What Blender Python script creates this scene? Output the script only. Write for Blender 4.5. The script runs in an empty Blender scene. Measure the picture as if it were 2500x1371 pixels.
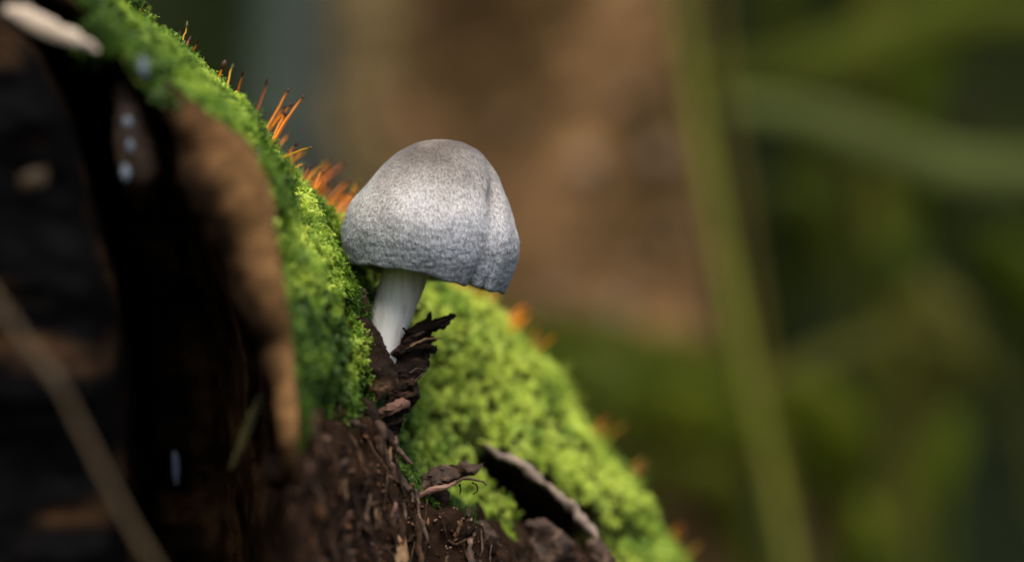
import bpy, math
import numpy as np
from mathutils import Vector, geometry

# ------------------------------------------------------------------ camera, world, sun
SC = bpy.context.scene
COL = SC.collection
CM = 0.01                      # all modelling below is written in centimetres
CAM_Z = 14.0                   # camera height above the forest floor
FOCUS = 44.25
K = 0.36 / 2500.0              # 36 mm sensor / 100 mm lens, per photograph pixel

cam_d = bpy.data.cameras.new('camera')
cam = bpy.data.objects.new('camera', cam_d)
COL.objects.link(cam)
cam.location = (0, 0, CAM_Z * CM)
cam.rotation_euler = (math.pi / 2, 0, 0)
cam_d.lens = 100
cam_d.sensor_width = 36
cam_d.clip_start = 0.02
cam_d.clip_end = 200
cam_d.dof.use_dof = True
cam_d.dof.focus_distance = FOCUS * CM
cam_d.dof.aperture_fstop = 6.8
cam_d.dof.aperture_blades = 0
SC.camera = cam

SUN_EL, SUN_AZ = 60.0, 173.0     # azimuth from +Y (view direction), negative = from the left
world = bpy.data.worlds.new('World')
SC.world = world
world.use_nodes = True
wn = world.node_tree
bg = wn.nodes['Background']
sky = wn.nodes.new('ShaderNodeTexSky')
sky.sky_type = 'NISHITA'
sky.sun_disc = False
sky.sun_elevation = math.radians(SUN_EL)
sky.sun_rotation = math.radians(SUN_AZ)
sky.air_density = 1.0
sky.dust_density = 3.0
wn.links.new(sky.outputs[0], bg.inputs[0])
bg.inputs[1].default_value = 0.10

sun_d = bpy.data.lights.new('sun', 'SUN')
sun_d.energy = 2.5
sun_d.angle = math.radians(50)
sun_d.color = (1.0, 0.94, 0.82)
sun = bpy.data.objects.new('sun', sun_d)
COL.objects.link(sun)
e, a = math.radians(SUN_EL), math.radians(SUN_AZ)
to_sun = Vector((math.sin(a) * math.cos(e), math.cos(a) * math.cos(e), math.sin(e)))
sun.rotation_euler = to_sun.to_track_quat('Z', 'Y').to_euler()

SC.view_settings.view_transform = 'Standard'
SC.view_settings.look = 'None'
SC.view_settings.gamma = 1.0
SC.view_settings.exposure = 0.9
SC.render.engine = 'CYCLES'
SC.cycles.use_denoising = True
SC.cycles.max_bounces = 8
SC.cycles.transparent_max_bounces = 8

# ------------------------------------------------------------------ helpers
RNG = np.random.default_rng(7)

def P(px, row, d):
    """photograph pixel + distance from the camera (cm) -> point (cm)"""
    px, row, d = np.broadcast_arrays(np.asarray(px, float), np.asarray(row, float), np.asarray(d, float))
    return np.stack([(px - 1250) * K * d, d, CAM_Z - (row - 685.5) * K * d], -1)

def project(p):
    return 1250 + p[..., 0] / (K * p[..., 1]), 685.5 - (p[..., 2] - CAM_Z) / (K * p[..., 1])

def _h(ix, iy, iz, s):
    n = (ix * 374761393 + iy * 668265263 + iz * 2147483647 + s * 974634713) & 0xFFFFFFFF
    n = ((n ^ (n >> 13)) * 1274126177) & 0xFFFFFFFF
    n = (n ^ (n >> 16)) & 0xFFFFFFFF
    return n.astype(np.float64) / 2147483648.0 - 1.0

def noise(p, f, s=0):
    q = np.asarray(p, float) * f + 91.7
    i = np.floor(q).astype(np.int64)
    t = q - i
    t = t * t * (3 - 2 * t)
    r = 0
    for dx in (0, 1):
        for dy in (0, 1):
            for dz in (0, 1):
                w = (t[..., 0] if dx else 1 - t[..., 0]) * (t[..., 1] if dy else 1 - t[..., 1]) * (t[..., 2] if dz else 1 - t[..., 2])
                r = r + w * _h(i[..., 0] + dx, i[..., 1] + dy, i[..., 2] + dz, s)
    return r

def fbm(p, f, s=0, o=3):
    r, am = 0, 1.0
    for k in range(o):
        r = r + am * noise(p, f * 2.03 ** k, s + k)
        am *= 0.5
    return r

def in_poly(x, y, poly):
    poly = np.asarray(poly, float)
    c = np.zeros(np.shape(x), bool)
    n = len(poly)
    for i in range(n):
        x0, y0 = poly[i]
        x1, y1 = poly[(i + 1) % n]
        hit = ((y0 > y) != (y1 > y)) & (x < (x1 - x0) * (y - y0) / ((y1 - y0) if y1 != y0 else 1e-9) + x0)
        c ^= hit
    return c

def dist_line(x, y, line):
    line = np.asarray(line, float)
    best = np.full(np.shape(x), 1e9)
    tt = np.zeros(np.shape(x))
    n = len(line) - 1
    for i in range(n):
        a_, b_ = line[i], line[i + 1]
        ab = b_ - a_
        t = np.clip(((x - a_[0]) * ab[0] + (y - a_[1]) * ab[1]) / (ab @ ab), 0, 1)
        dd = np.hypot(x - a_[0] - t * ab[0], y - a_[1] - t * ab[1])
        m = dd < best
        best = np.where(m, dd, best)
        tt = np.where(m, (i + t) / n, tt)
    return best, tt

def resample(pts, n, smooth=True):
    pts = np.asarray(pts, float)
    s = np.r_[0, np.cumsum(np.linalg.norm(np.diff(pts, axis=0), axis=1))]
    s /= s[-1]
    t = np.linspace(0, 1, n)
    if not smooth or len(pts) < 3:
        return np.stack([np.interp(t, s, pts[:, k]) for k in range(pts.shape[1])], -1)
    m = np.gradient(pts, s, axis=0)
    i = np.clip(np.searchsorted(s, t, side='right') - 1, 0, len(s) - 2)
    h = s[i + 1] - s[i]
    u = ((t - s[i]) / h)[:, None]
    h = h[:, None]
    return ((2 * u**3 - 3 * u**2 + 1) * pts[i] + (u**3 - 2 * u**2 + u) * h * m[i] +
            (-2 * u**3 + 3 * u**2) * pts[i + 1] + (u**3 - u**2) * h * m[i + 1])

def put(name, verts, faces, mat, parent=None, base=None, smooth=True, col=None):
    """one mesh object; verts in cm (world), faces: list or (quads, tris) numpy arrays"""
    verts = np.asarray(verts, float).reshape(-1, 3)
    b = np.zeros(3)
    if parent is not None:
        b = np.array(parent['_b'])
    elif base is not None:
        b = np.asarray(base, float)
    me = bpy.data.meshes.new(name)
    co = ((verts - b) * CM).astype(np.float32)
    if isinstance(faces, tuple):
        q, t = faces
        q = np.asarray(q, np.int32).reshape(-1, 4)
        t = np.asarray(t, np.int32).reshape(-1, 3)
        me.vertices.add(len(co))
        me.vertices.foreach_set('co', co.ravel())
        loops = np.concatenate([q.ravel(), t.ravel()])
        me.loops.add(len(loops))
        me.loops.foreach_set('vertex_index', loops)
        st = np.concatenate([np.arange(len(q)) * 4, len(q) * 4 + np.arange(len(t)) * 3]).astype(np.int32)
        me.polygons.add(len(st))
        me.polygons.foreach_set('loop_start', st)
        me.update(calc_edges=True)
        me.validate()
    else:
        me.from_pydata(co.tolist(), [], faces)
        me.update()
    if smooth:
        me.polygons.foreach_set('use_smooth', np.ones(len(me.polygons), bool))
    if col is not None:
        at = me.attributes.new('Col', 'FLOAT_COLOR', 'POINT')
        c = np.ones((len(co), 4), np.float32)
        c[:, :3] = np.clip(col, 0, 1)
        at.data.foreach_set('color', c.ravel())
    me.materials.append(mat)
    o = bpy.data.objects.new(name, me)
    COL.objects.link(o)
    if parent is not None:
        o.parent = parent
    else:
        o.location = b * CM
    o['_b'] = list(map(float, b))
    return o

def tag(o, label, cat, group=None, kind=None):
    o['label'] = label
    o['category'] = cat
    if group:
        o['group'] = group
    if kind:
        o['kind'] = kind
    return o

def thing(name, base, label, cat, group=None, kind=None):
    o = bpy.data.objects.new(name, None)
    o.empty_display_size = 0.005
    COL.objects.link(o)
    o.location = np.asarray(base, float) * CM
    o['_b'] = list(map(float, base))
    return tag(o, label, cat, group, kind)

def grid_faces(nu, nv, wrap=False):
    i, j = np.meshgrid(np.arange(nu - 1), np.arange(nv if wrap else nv - 1), indexing='ij')
    j2 = (j + 1) % nv
    return np.stack([i * nv + j, (i + 1) * nv + j, (i + 1) * nv + j2, i * nv + j2], -1).reshape(-1, 4)

def tube(path, rad, n=8, squash=None, wob=0.0, s=0, cap=True):
    """verts, (quads, tris) of a tapered tube along world path (cm)"""
    path = np.asarray(path, float)
    m = len(path)
    rad = np.broadcast_to(np.asarray(rad, float), (m,))
    tan = np.gradient(path, axis=0)
    tan /= np.linalg.norm(tan, axis=1)[:, None]
    ref = np.array([0.0, 1.0, 0.0])
    e1 = np.cross(tan, ref)
    bad = np.linalg.norm(e1, axis=1) < 0.2
    e1[bad] = np.cross(tan[bad], [1.0, 0, 0])
    e1 /= np.linalg.norm(e1, axis=1)[:, None]
    e2 = np.cross(tan, e1)
    th = np.linspace(0, 2 * np.pi, n, endpoint=False)
    sq = 1.0 if squash is None else squash
    v = path[:, None] + rad[:, None, None] * (np.cos(th)[None, :, None] * e1[:, None] + sq * np.sin(th)[None, :, None] * e2[:, None])
    if wob:
        nn = v - path[:, None]
        nn /= np.linalg.norm(nn, axis=-1)[..., None] + 1e-9
        v = v + nn * (wob * rad[:, None] * fbm(v, 0.8 / max(rad.max(), 1e-3), s))[..., None]
    v = v.reshape(-1, 3)
    q = grid_faces(m, n, True)
    t = np.zeros((0, 3), int)
    if cap:
        v = np.vstack([v, path[0], path[-1]])
        k = np.arange(n)
        t = np.vstack([np.stack([k, np.full(n, m * n), (k + 1) % n], -1)[:, [0, 2, 1]],
                       np.stack([(m - 1) * n + k, (m - 1) * n + (k + 1) % n, np.full(n, m * n + 1)], -1)])
    return v, (q, t)

def slab(outline, d0, thick, step, gx=0.0, gy=0.0, curve=0.0, rough=0.1, f=1.2, s=0, jag=0.0):
    """an irregular plate with a traced outline (photo px), real thickness, tilted and curved in depth"""
    o = np.asarray(outline, float)
    seg = []
    for i in range(len(o)):
        a_, b_ = o[i], o[(i + 1) % len(o)]
        k = max(1, int(np.hypot(*(b_ - a_)) / step))
        for j in range(k):
            q = a_ + (b_ - a_) * j / k
            if j or jag:
                q = q + RNG.normal(0, jag * step, 2) * (1 if j else 0.5)
            seg.append(q)
    seg = np.array(seg)
    nb = len(seg)
    lo, hi = seg.min(0), seg.max(0)
    gxx, gyy = np.meshgrid(np.arange(lo[0], hi[0], step), np.arange(lo[1], hi[1], step))
    g = np.stack([gxx.ravel(), gyy.ravel()], -1) + RNG.uniform(-.3, .3, (gxx.size, 2)) * step
    ins = in_poly(g[:, 0], g[:, 1], seg)
    dd, _ = dist_line(g[:, 0], g[:, 1], np.vstack([seg, seg[:1]]))
    g = g[ins & (dd > step * 0.5)]
    pts = np.vstack([seg, g])
    r = geometry.delaunay_2d_cdt([Vector(p) for p in pts], [(i, (i + 1) % nb) for i in range(nb)], [], 1, 1e-4)
    pv = np.array([tuple(v) for v in r[0]])
    tri = [list(t) for t in r[2]]
    edg = {}
    for t in tri:
        for i in range(len(t)):
            k = (t[i], t[(i + 1) % len(t)])
            edg[k] = edg.get(k, 0) + 1
    rim = [k for k in edg if (k[1], k[0]) not in edg]
    c = (lo + hi) / 2
    rel = pv - c
    rimd, _ = dist_line(pv[:, 0], pv[:, 1], np.vstack([seg, seg[:1]]))
    u = rel / (np.abs(hi - lo).max() / 2)
    d = d0 + gx * u[:, 0] + gy * u[:, 1] + curve * (u[:, 0] ** 2 + u[:, 1] ** 2)
    rnd = thick * 0.35 * np.clip(1 - rimd / (step * 1.5), 0, 1)
    A = P(pv[:, 0], pv[:, 1], d + rnd)
    nz = fbm(A, f, s)
    A[:, 1] += rough * nz
    B = P(pv[:, 0], pv[:, 1], d + thick - rnd)
    B[:, 1] += rough * fbm(B, f, s + 9)
    n = len(pv)
    faces = [t[::-1] if False else t for t in tri] + [[i + n for i in t[::-1]] for t in tri]
    faces += [[k[1], k[0], k[0] + n, k[1] + n] for k in rim]
    return np.vstack([A, B]), faces

# ------------------------------------------------------------------ materials
def new_mat(name):
    m = bpy.data.materials.new(name)
    m.use_nodes = True
    nt = m.node_tree
    return m, nt, nt.nodes, nt.links, nt.nodes['Principled BSDF']

def tex_noise(nt, scale, detail=4, rough=0.55, stretch=None, coord='Object'):
    tc = nt.nodes.new('ShaderNodeTexCoord')
    n = nt.nodes.new('ShaderNodeTexNoise')
    n.inputs['Scale'].default_value = scale * 100
    n.inputs['Detail'].default_value = detail
    n.inputs['Roughness'].default_value = rough
    if stretch is not None:
        mp = nt.nodes.new('ShaderNodeMapping')
        mp.inputs['Scale'].default_value = stretch[0]
        mp.inputs['Rotation'].default_value = stretch[1]
        nt.links.new(tc.outputs[coord], mp.inputs[0])
        nt.links.new(mp.outputs[0], n.inputs['Vector'])
    else:
        nt.links.new(tc.outputs[coord], n.inputs['Vector'])
    return n

def ramp(nt, src, stops):
    r = nt.nodes.new('ShaderNodeValToRGB')
    el = r.color_ramp.elements
    while len(el) < len(stops):
        el.new(0.5)
    for k, (p, c) in enumerate(stops):
        el[k].position = p
        el[k].color = (*c, 1)
    nt.links.new(src, r.inputs[0])
    return r

def bump(nt, src, dist, strength=1.0, prev=None):
    b = nt.nodes.new('ShaderNodeBump')
    b.inputs['Distance'].default_value = dist * CM
    b.inputs['Strength'].default_value = strength
    nt.links.new(src, b.inputs['Height'])
    if prev is not None:
        nt.links.new(prev.outputs[0], b.inputs['Normal'])
    return b

def mat_noise(name, stops, scale, rough=0.8, bscale=None, bdist=0.02, stretch=None, spec=0.3, detail=5, attr=False):
    m, nt, N, L, p = new_mat(name)
    n = tex_noise(nt, scale, detail, 0.6, stretch)
    r = ramp(nt, n.outputs['Fac'], stops)
    out = r.outputs[0]
    if attr:
        at = N.new('ShaderNodeAttribute')
        at.attribute_name = 'Col'
        mx = N.new('ShaderNodeMix')
        mx.data_type = 'RGBA'
        mx.blend_type = 'MULTIPLY'
        mx.inputs[0].default_value = 1
        L.new(at.outputs['Color'], mx.inputs[6])
        L.new(out, mx.inputs[7])
        out = mx.outputs[2]
    L.new(out, p.inputs['Base Color'])
    p.inputs['Roughness'].default_value = rough
    p.inputs['Specular IOR Level'].default_value = spec
    b = bump(nt, tex_noise(nt, bscale or scale * 3, 5, 0.65, stretch).outputs['Fac'], bdist)
    L.new(b.outputs[0], p.inputs['Normal'])
    return m

def mat_leaf(name, trans=0.4, rough=0.5, sat=1.0, spec=0.35):
    """leaf: point colour, thin translucent tissue"""
    m, nt, N, L, p = new_mat(name)
    at = N.new('ShaderNodeAttribute')
    at.attribute_name = 'Col'
    L.new(at.outputs['Color'], p.inputs['Base Color'])
    p.inputs['Roughness'].default_value = rough
    p.inputs['Specular IOR Level'].default_value = spec
    tr = N.new('ShaderNodeBsdfTranslucent')
    hs = N.new('ShaderNodeHueSaturation')
    hs.inputs['Saturation'].default_value = sat
    hs.inputs['Value'].default_value = 1.5
    L.new(at.outputs['Color'], hs.inputs['Color'])
    L.new(hs.outputs[0], tr.inputs['Color'])
    mx = N.new('ShaderNodeMixShader')
    mx.inputs[0].default_value = trans
    L.new(p.outputs[0], mx.inputs[1])
    L.new(tr.outputs[0], mx.inputs[2])
    L.new(mx.outputs[0], N['Material Output'].inputs['Surface'])
    return m

M_MOSS = mat_leaf('moss_leaf', 0.45, 0.45)
M_LEAF = mat_leaf('undergrowth_leaf', 0.35, 0.7, spec=0.1)
M_SETA = mat_leaf('seta', 0.35, 0.35)
M_WOOD = mat_noise('rotten_wood', [(0.3, (0.3, 0.28, 0.26)), (0.55, (0.9, 0.85, 0.8)), (0.75, (1.6, 1.45, 1.3))], 2.0, 0.85, 5, 0.06, attr=True, spec=0.02)
M_DARK = mat_noise('dark_bark', [(0.35, (0.008, 0.005, 0.004)), (0.55, (0.022, 0.012, 0.008)), (0.75, (0.085, 0.045, 0.028))], 4.0, 0.85, 12, 0.04,
                   stretch=((0.25, 1, 2.2), (0, math.radians(-22), 0)), spec=0.12)
M_CHIP = mat_noise('brown_bark_chip', [(0.32, (0.012, 0.007, 0.004)), (0.54, (0.065, 0.036, 0.022)), (0.76, (0.23, 0.145, 0.095))], 3.5, 0.7, 10, 0.03)
M_RED = mat_noise('red_brown_wood', [(0.3, (0.05, 0.022, 0.015)), (0.55, (0.16, 0.08, 0.055)), (0.75, (0.32, 0.2, 0.15))], 3.0, 0.55, 12, 0.02,
                  stretch=((0.25, 1, 2.2), (0, math.radians(-25), 0)))
M_TAN = mat_noise('tan_inner_bark', [(0.3, (0.05, 0.028, 0.013)), (0.5, (0.19, 0.11, 0.05)), (0.75, (0.34, 0.22, 0.12))], 1.3, 0.65, 5, 0.04)
M_PALE = mat_noise('pale_dry_wood', [(0.3, (0.36, 0.27, 0.19)), (0.7, (0.66, 0.54, 0.42))], 1.5, 0.7, 8, 0.02)
M_STRAW = mat_noise('dry_stalk', [(0.3, (0.04, 0.025, 0.01)), (0.7, (0.085, 0.055, 0.025))], 1.5, 0.6, 8, 0.01)
M_GLINT = mat_noise('grey_blue_lichen', [(0.3, (0.06, 0.075, 0.10)), (0.7, (0.15, 0.18, 0.22))], 6, 0.6, 20, 0.01)  # sky glints put into a base colour

# ------------------------------------------------------------------ forest floor and bank
def terrain():
    n = 140
    x = np.linspace(-900, 900, n)
    y = np.concatenate([np.linspace(-600, 60, 40), np.linspace(70, 900, 100)])
    X, Y = np.meshgrid(x, y, indexing='ij')
    p = np.stack([X, Y, X * 0], -1)
    Z = 1.6 * fbm(p, 0.03, 3) - 1.4
    t = np.clip((Y - 300) / 260, 0, None)
    Z = Z + 250 * (t * t) / (1 + t) + 14 * fbm(p, 0.012, 8) * np.clip(t * 3, 0, 1)
    near = np.exp(-((X / 60) ** 2 + ((Y - 50) / 70) ** 2))
    Z = Z * (1 - near) - 0.3 * near
    v = np.stack([X, Y, Z], -1).reshape(-1, 3)
    q = grid_faces(n, len(y))[:, ::-1]
    m = mat_noise('leaf_litter_soil', [(0.35, (0.004, 0.006, 0.002)), (0.5, (0.009, 0.014, 0.003)), (0.62, (0.014, 0.014, 0.006)), (0.78, (0.03, 0.036, 0.008))], 0.04, 0.95, 0.5, 0.5, spec=0.05)
    o = put('ground', v, (q, []), m)
    tag(o, 'dark forest floor of soil and leaf litter rising to a bank', 'ground', kind='structure')
terrain()

# ------------------------------------------------------------------ the rotten stump
PROF = {   # distance -> outline of the stump's mossy flank at that distance (photo px)
    39.0: [(-900, -620), (-250, -560), (60, -160), (200, 20), (300, 130), (390, 235), (480, 295), (560, 375), (615, 480), (650, 580), (680, 700), (700, 800), (712, 900), (720, 1000), (725, 1100), (732, 1250), (745, 1450)],
    40.5: [(-900, -630), (-220, -570), (110, -150), (260, 10), (370, 110), (460, 205), (550, 280), (610, 370), (655, 480), (690, 580), (720, 690), (745, 790), (760, 900), (770, 1000), (780, 1100), (800, 1250), (825, 1450)],
    42.0: [(-900, -640), (-200, -580), (140, -140), (300, 10), (405, 105), (500, 195), (585, 275), (635, 365), (685, 470), (725, 570), (772, 680), (808, 780), (822, 900), (826, 1000), (842, 1100), (880, 1250), (925, 1450)],
    43.5: [(-900, -640), (-190, -580), (150, -150), (320, 10), (420, 112), (520, 200), (600, 282), (655, 370), (708, 455), (758, 545), (812, 640), (846, 710), (868, 790), (880, 880), (894, 1000), (925, 1100), (980, 1250), (1045, 1450)],
    44.8: [(-900, -640), (-190, -580), (160, -150), (330, 15), (430, 130), (530, 215), (616, 292), (676, 390), (735, 480), (795, 570), (838, 650), (872, 720), (890, 790), (898, 880), (905, 1000), (955, 1110), (1050, 1200), (1160, 1300), (1240, 1450)],
    46.2: [(-900, -640), (-190, -570), (150, -140), (330, 40), (430, 150), (530, 240), (620, 320), (690, 405), (762, 485), (835, 565), (895, 640), (935, 720), (940, 800), (935, 890), (940, 1000), (985, 1080), (1070, 1170), (1180, 1270), (1280, 1450)],
    47.5: [(-900, -630), (-190, -560), (140, -130), (320, 60), (430, 180), (530, 270), (630, 350), (700, 425), (775, 495), (860, 568), (935, 630), (1000, 700), (1040, 790), (1050, 890), (1050, 990), (1085, 1080), (1150, 1170), (1240, 1270), (1340, 1450)],
    48.8: [(-900, -620), (-190, -550), (130, -110), (310, 90), (430, 210), (530, 300), (640, 385), (720, 455), (800, 510), (880, 562), (960, 620), (1050, 690), (1120, 770), (1170, 860), (1200, 960), (1235, 1060), (1300, 1150), (1380, 1260), (1480, 1450)],
    50.2: [(-900, -610), (-190, -540), (120, -90), (310, 110), (430, 230), (530, 320), (650, 405), (740, 465), (830, 515), (930, 580), (1045, 700), (1130, 722), (1198, 752), (1250, 800), (1305, 865), (1345, 930), (1375, 1020), (1440, 1110), (1530, 1220), (1640, 1400), (1680, 1500)],
    52.0: [(-900, -600), (-190, -530), (110, -70), (300, 140), (430, 260), (540, 350), (660, 430), (750, 495), (840, 550), (940, 620), (1050, 715), (1140, 738), (1218, 782), (1280, 840), (1350, 915), (1390, 1000), (1450, 1085), (1530, 1180), (1625, 1330), (1700, 1450)],
    54.5: [(-900, -560), (-190, -480), (100, -30), (300, 200), (440, 330), (560, 420), (680, 500), (790, 570), (900, 650), (1000, 710), (1100, 765), (1200, 840), (1290, 930), (1360, 1020), (1430, 1110), (1520, 1210), (1610, 1330), (1690, 1450)],
    58.0: [(-900, -400), (-300, -300), (50, 100), (300, 420), (480, 570), (640, 680), (800, 780), (960, 870), (1100, 960), (1230, 1060), (1340, 1170), (1420, 1280), (1500, 1450)],
    61.0: [(-900, 200), (-400, 350), (0, 700), (300, 950), (560, 1100), (800, 1250), (960, 1450)],
}
NU, NV = 300, 150
CREVICE = [(1205, 1112), (1270, 1165), (1340, 1230), (1400, 1275), (1455, 1325)]
BROWN_LOW = [(600, 1130), (690, 1080), (735, 1040), (800, 1045), (890, 1010), (935, 1085), (980, 1170), (1040, 1215), (1090, 1245), (1180, 1262), (1275, 1330), (1330, 1260), (1440, 1300), (1500, 1371), (1580, 1460), (1640, 1600), (1900, 3200), (-500, 3200), (-500, 1300)]

def normals(G):
    du = np.gradient(G, axis=0)
    dv = np.gradient(G, axis=1)
    n = np.cross(du, dv)
    return n / (np.linalg.norm(n, axis=-1)[..., None] + 1e-9)

def build_flank():
    ds = sorted(PROF)
    rows = []
    for d in ds:
        w = P(*np.array(PROF[d], float).T, d)
        w = np.vstack([w, w[-1] + [1.2, 0, -2.5], [w[-1][0] + 3.0, d, -0.6]])
        # the part in view gets most of the samples
        top = resample(w[:2], 8, False)[:-1]
        mid = resample(w[1:-1], NU - 28)
        low = resample(w[-2:], 22, False)[1:]
        rows.append(np.vstack([top, mid, low]))
    R = np.stack(rows, 1)
    dd = np.concatenate([np.linspace(39, 54, 120, endpoint=False), np.linspace(54, 61, 30)])
    G = np.zeros((len(R), len(dd), 3))
    for k in range(3):
        # smooth interpolation across distance
        for i in range(len(R)):
            y = R[i, :, k]
            m = np.gradient(y, ds)
            j = np.clip(np.searchsorted(ds, dd, side='right') - 1, 0, len(ds) - 2)
            dsa = np.array(ds)
            h = dsa[j + 1] - dsa[j]
            u = (dd - dsa[j]) / h
            G[i, :, k] = ((2*u**3-3*u**2+1)*y[j] + (u**3-2*u**2+u)*h*m[j] + (-2*u**3+3*u**2)*y[j+1] + (u**3-u**2)*h*m[j+1])
    N = normals(G)
    s = np.sign(N[..., 0] + N[..., 2])
    N *= np.where(s == 0, 1, s)[..., None]
    px, row = project(G)
    rag = 55 * fbm(G, 1.4, 17, 3)
    brown = in_poly(px + 0.6 * rag, row + rag, BROWN_LOW)
    amp = -0.13 + 0.15 * fbm(G, 1.1, 1, 3) + 0.07 * fbm(G, 3.0, 5, 2)
    amp = np.where(brown, 0.16 * fbm(G, 1.3, 11, 3) + 0.13 * fbm(G * [2.6, 2.6, 0.45], 1.9, 13, 3), amp)
    G = G + N * amp[..., None]
    # the black crevice under the mound
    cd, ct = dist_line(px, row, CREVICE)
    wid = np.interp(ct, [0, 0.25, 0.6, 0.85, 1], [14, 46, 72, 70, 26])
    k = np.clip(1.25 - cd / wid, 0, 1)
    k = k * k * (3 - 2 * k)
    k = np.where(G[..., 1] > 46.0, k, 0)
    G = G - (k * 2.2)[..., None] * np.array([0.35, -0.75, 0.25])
    N = normals(G)
    s = np.sign(N[..., 0] + 0.6 * N[..., 2] - 0.5 * N[..., 1])
    N *= np.where(s == 0, 1, s)[..., None]
    moss = (~brown) & (k < 0.15)
    c = np.zeros(G.shape)
    tone = fbm(G, 0.8, 21)[..., None]
    c[:] = np.array([0.024, 0.014, 0.009]) * (1 + 0.6 * tone)
    c[moss] = (0.03, 0.042, 0.008)
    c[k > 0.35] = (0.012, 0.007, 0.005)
    return G, N, moss, px, row, c, k

FG, FN, FMOSS, FPX, FROW, FC, FK = build_flank()

# the face turned to the camera: dark plate on the left, hollow, ridge
RIDGE = np.array(PROF[39.0], float)
def build_face():
    rows_ = np.concatenate([np.linspace(-620, -120, 14, endpoint=False), np.linspace(-120, 1450, 150)])
    xr = np.interp(rows_, RIDGE[:, 1], RIDGE[:, 0])
    na = 130
    a_ = np.linspace(0, 1, na)
    px = -1000 + (xr[:, None] + 1000) * a_[None] ** 0.55
    row = np.repeat(rows_[:, None], na, 1)
    xl = np.interp(row, [-100, 30, 130, 300, 500, 700, 900, 1100, 1371, 1450], [-200, 10, 110, 190, 235, 290, 312, 318, 335, 340])
    left = 1 / (1 + np.exp((px - xl) / 16.0))
    rw = np.interp(row, [100, 300, 600, 900, 1100, 1300], [50, 80, 70, 45, 40, 40])
    xrr = np.repeat(xr[:, None], na, 1)
    right = 1 / (1 + np.exp(-(px - (xrr - rw)) / 15.0))
    topl = np.interp(px, [-400, 0, 60, 240, 330, 400], [-40, 5, 15, 92, 140, 200])
    top = 1 / (1 + np.exp((row - topl) / 14.0))
    low = 1 / (1 + np.exp(-(row - 1150) / 40.0)) / (1 + np.exp(-(px - 640) / 25.0))
    d = 45.5 + 0 * px
    mid = 42.0 + 1.2 * np.sin(px / 60.0) * np.sin(row / 130.0 + 1)      # decayed wood inside the hollow
    inner = np.clip(1 - np.abs(px - (xrr - rw - 70)) / 90, 0, 1)
    d = d * (1 - 0.75 * inner) + mid * 0.75 * inner
    d = d * (1 - left) + (36.6 + 0.0012 * (px - xl)) * left
    d = d * (1 - low) + 40.5 * low
    d = d * (1 - right) + 39.0 * right
    d = d * (1 - top) + 38.6 * top
    edge = np.clip((a_ - 0.985) / 0.015, 0, 1)[None]
    d = d * (1 - edge) + 39.0 * edge
    G = P(px, row, d)
    am = (0.25 * fbm(G * [1, 1, 3], 0.5, 31, 4)) * (1 - edge)
    G[..., 1] += am
    # carry it down to the ground
    foot = G[-1].copy()
    foot[:, 2] = -0.6
    foot[:, 0] += 1.0 * a_
    ks = np.linspace(0, 1, 8)[1:]
    G = np.concatenate([G, G[-1][None] * (1 - ks[:, None, None]) + foot[None] * ks[:, None, None]], 0)
    N = normals(G)
    N *= -np.sign(N[..., 1])[..., None]
    n0 = len(rows_)
    pad = lambda z: np.concatenate([z, np.repeat(z[-1:], len(ks), 0)], 0)
    left, right, top = pad(left), pad(right), pad(top)
    c = np.zeros(G.shape)
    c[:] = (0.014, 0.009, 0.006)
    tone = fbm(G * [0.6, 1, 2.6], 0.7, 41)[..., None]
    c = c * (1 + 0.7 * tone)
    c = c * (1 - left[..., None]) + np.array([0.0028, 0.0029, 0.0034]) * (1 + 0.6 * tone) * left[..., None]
    # rusty patches of older wood on the dark plate
    rust = np.clip((fbm(G * [0.45, 1, 2.2], 0.8, 55, 4) - 0.2) * 2.2, 0, 1)[..., None]
    c = c * (1 - rust) + np.array([0.045, 0.025, 0.013]) * rust
    c = c * (1 - right[..., None]) + np.array([0.05, 0.03, 0.017]) * (1 + 0.4 * tone) * right[..., None]
    PX, ROW = project(G)
    decay = np.clip(1 - np.abs(PX - (np.interp(ROW, RIDGE[:, 1], RIDGE[:, 0]) - 150)) / 120, 0, 1) * np.clip((ROW - 250) / 200, 0, 1)
    decay = (decay * np.clip(0.55 + 1.1 * fbm(G, 0.9, 57, 4), 0, 1))[..., None]
    c = c * (1 - decay) + np.array([0.20, 0.11, 0.055]) * decay
    lowb = np.clip((ROW - 1100) / 80, 0, 1) * np.clip((PX - 620) / 80, 0, 1)
    c = c * (1 - lowb[..., None]) + np.array([0.075, 0.045, 0.03]) * (1 + 0.5 * tone) * lowb[..., None]
    TOPMOSS = [(170, -600), (520, -600), (520, 300), (470, 300), (385, 245), (335, 175), (270, 130), (225, 80), (190, 20)]
    moss = in_poly(PX, ROW, TOPMOSS) & (top > 0.5)
    return G, N, moss, c

CG, CN, CMOSS, CC = build_face()

stump = thing('rotten_stump', (-3, 48, 0), 'rotten tree stump with moss on its flank and a black hollow', 'tree stump')
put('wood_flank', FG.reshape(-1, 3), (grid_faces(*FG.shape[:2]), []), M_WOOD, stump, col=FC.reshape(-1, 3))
put('hollow_face', CG.reshape(-1, 3), (grid_faces(*CG.shape[:2]), []), M_WOOD, stump, col=CC.reshape(-1, 3))
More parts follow.
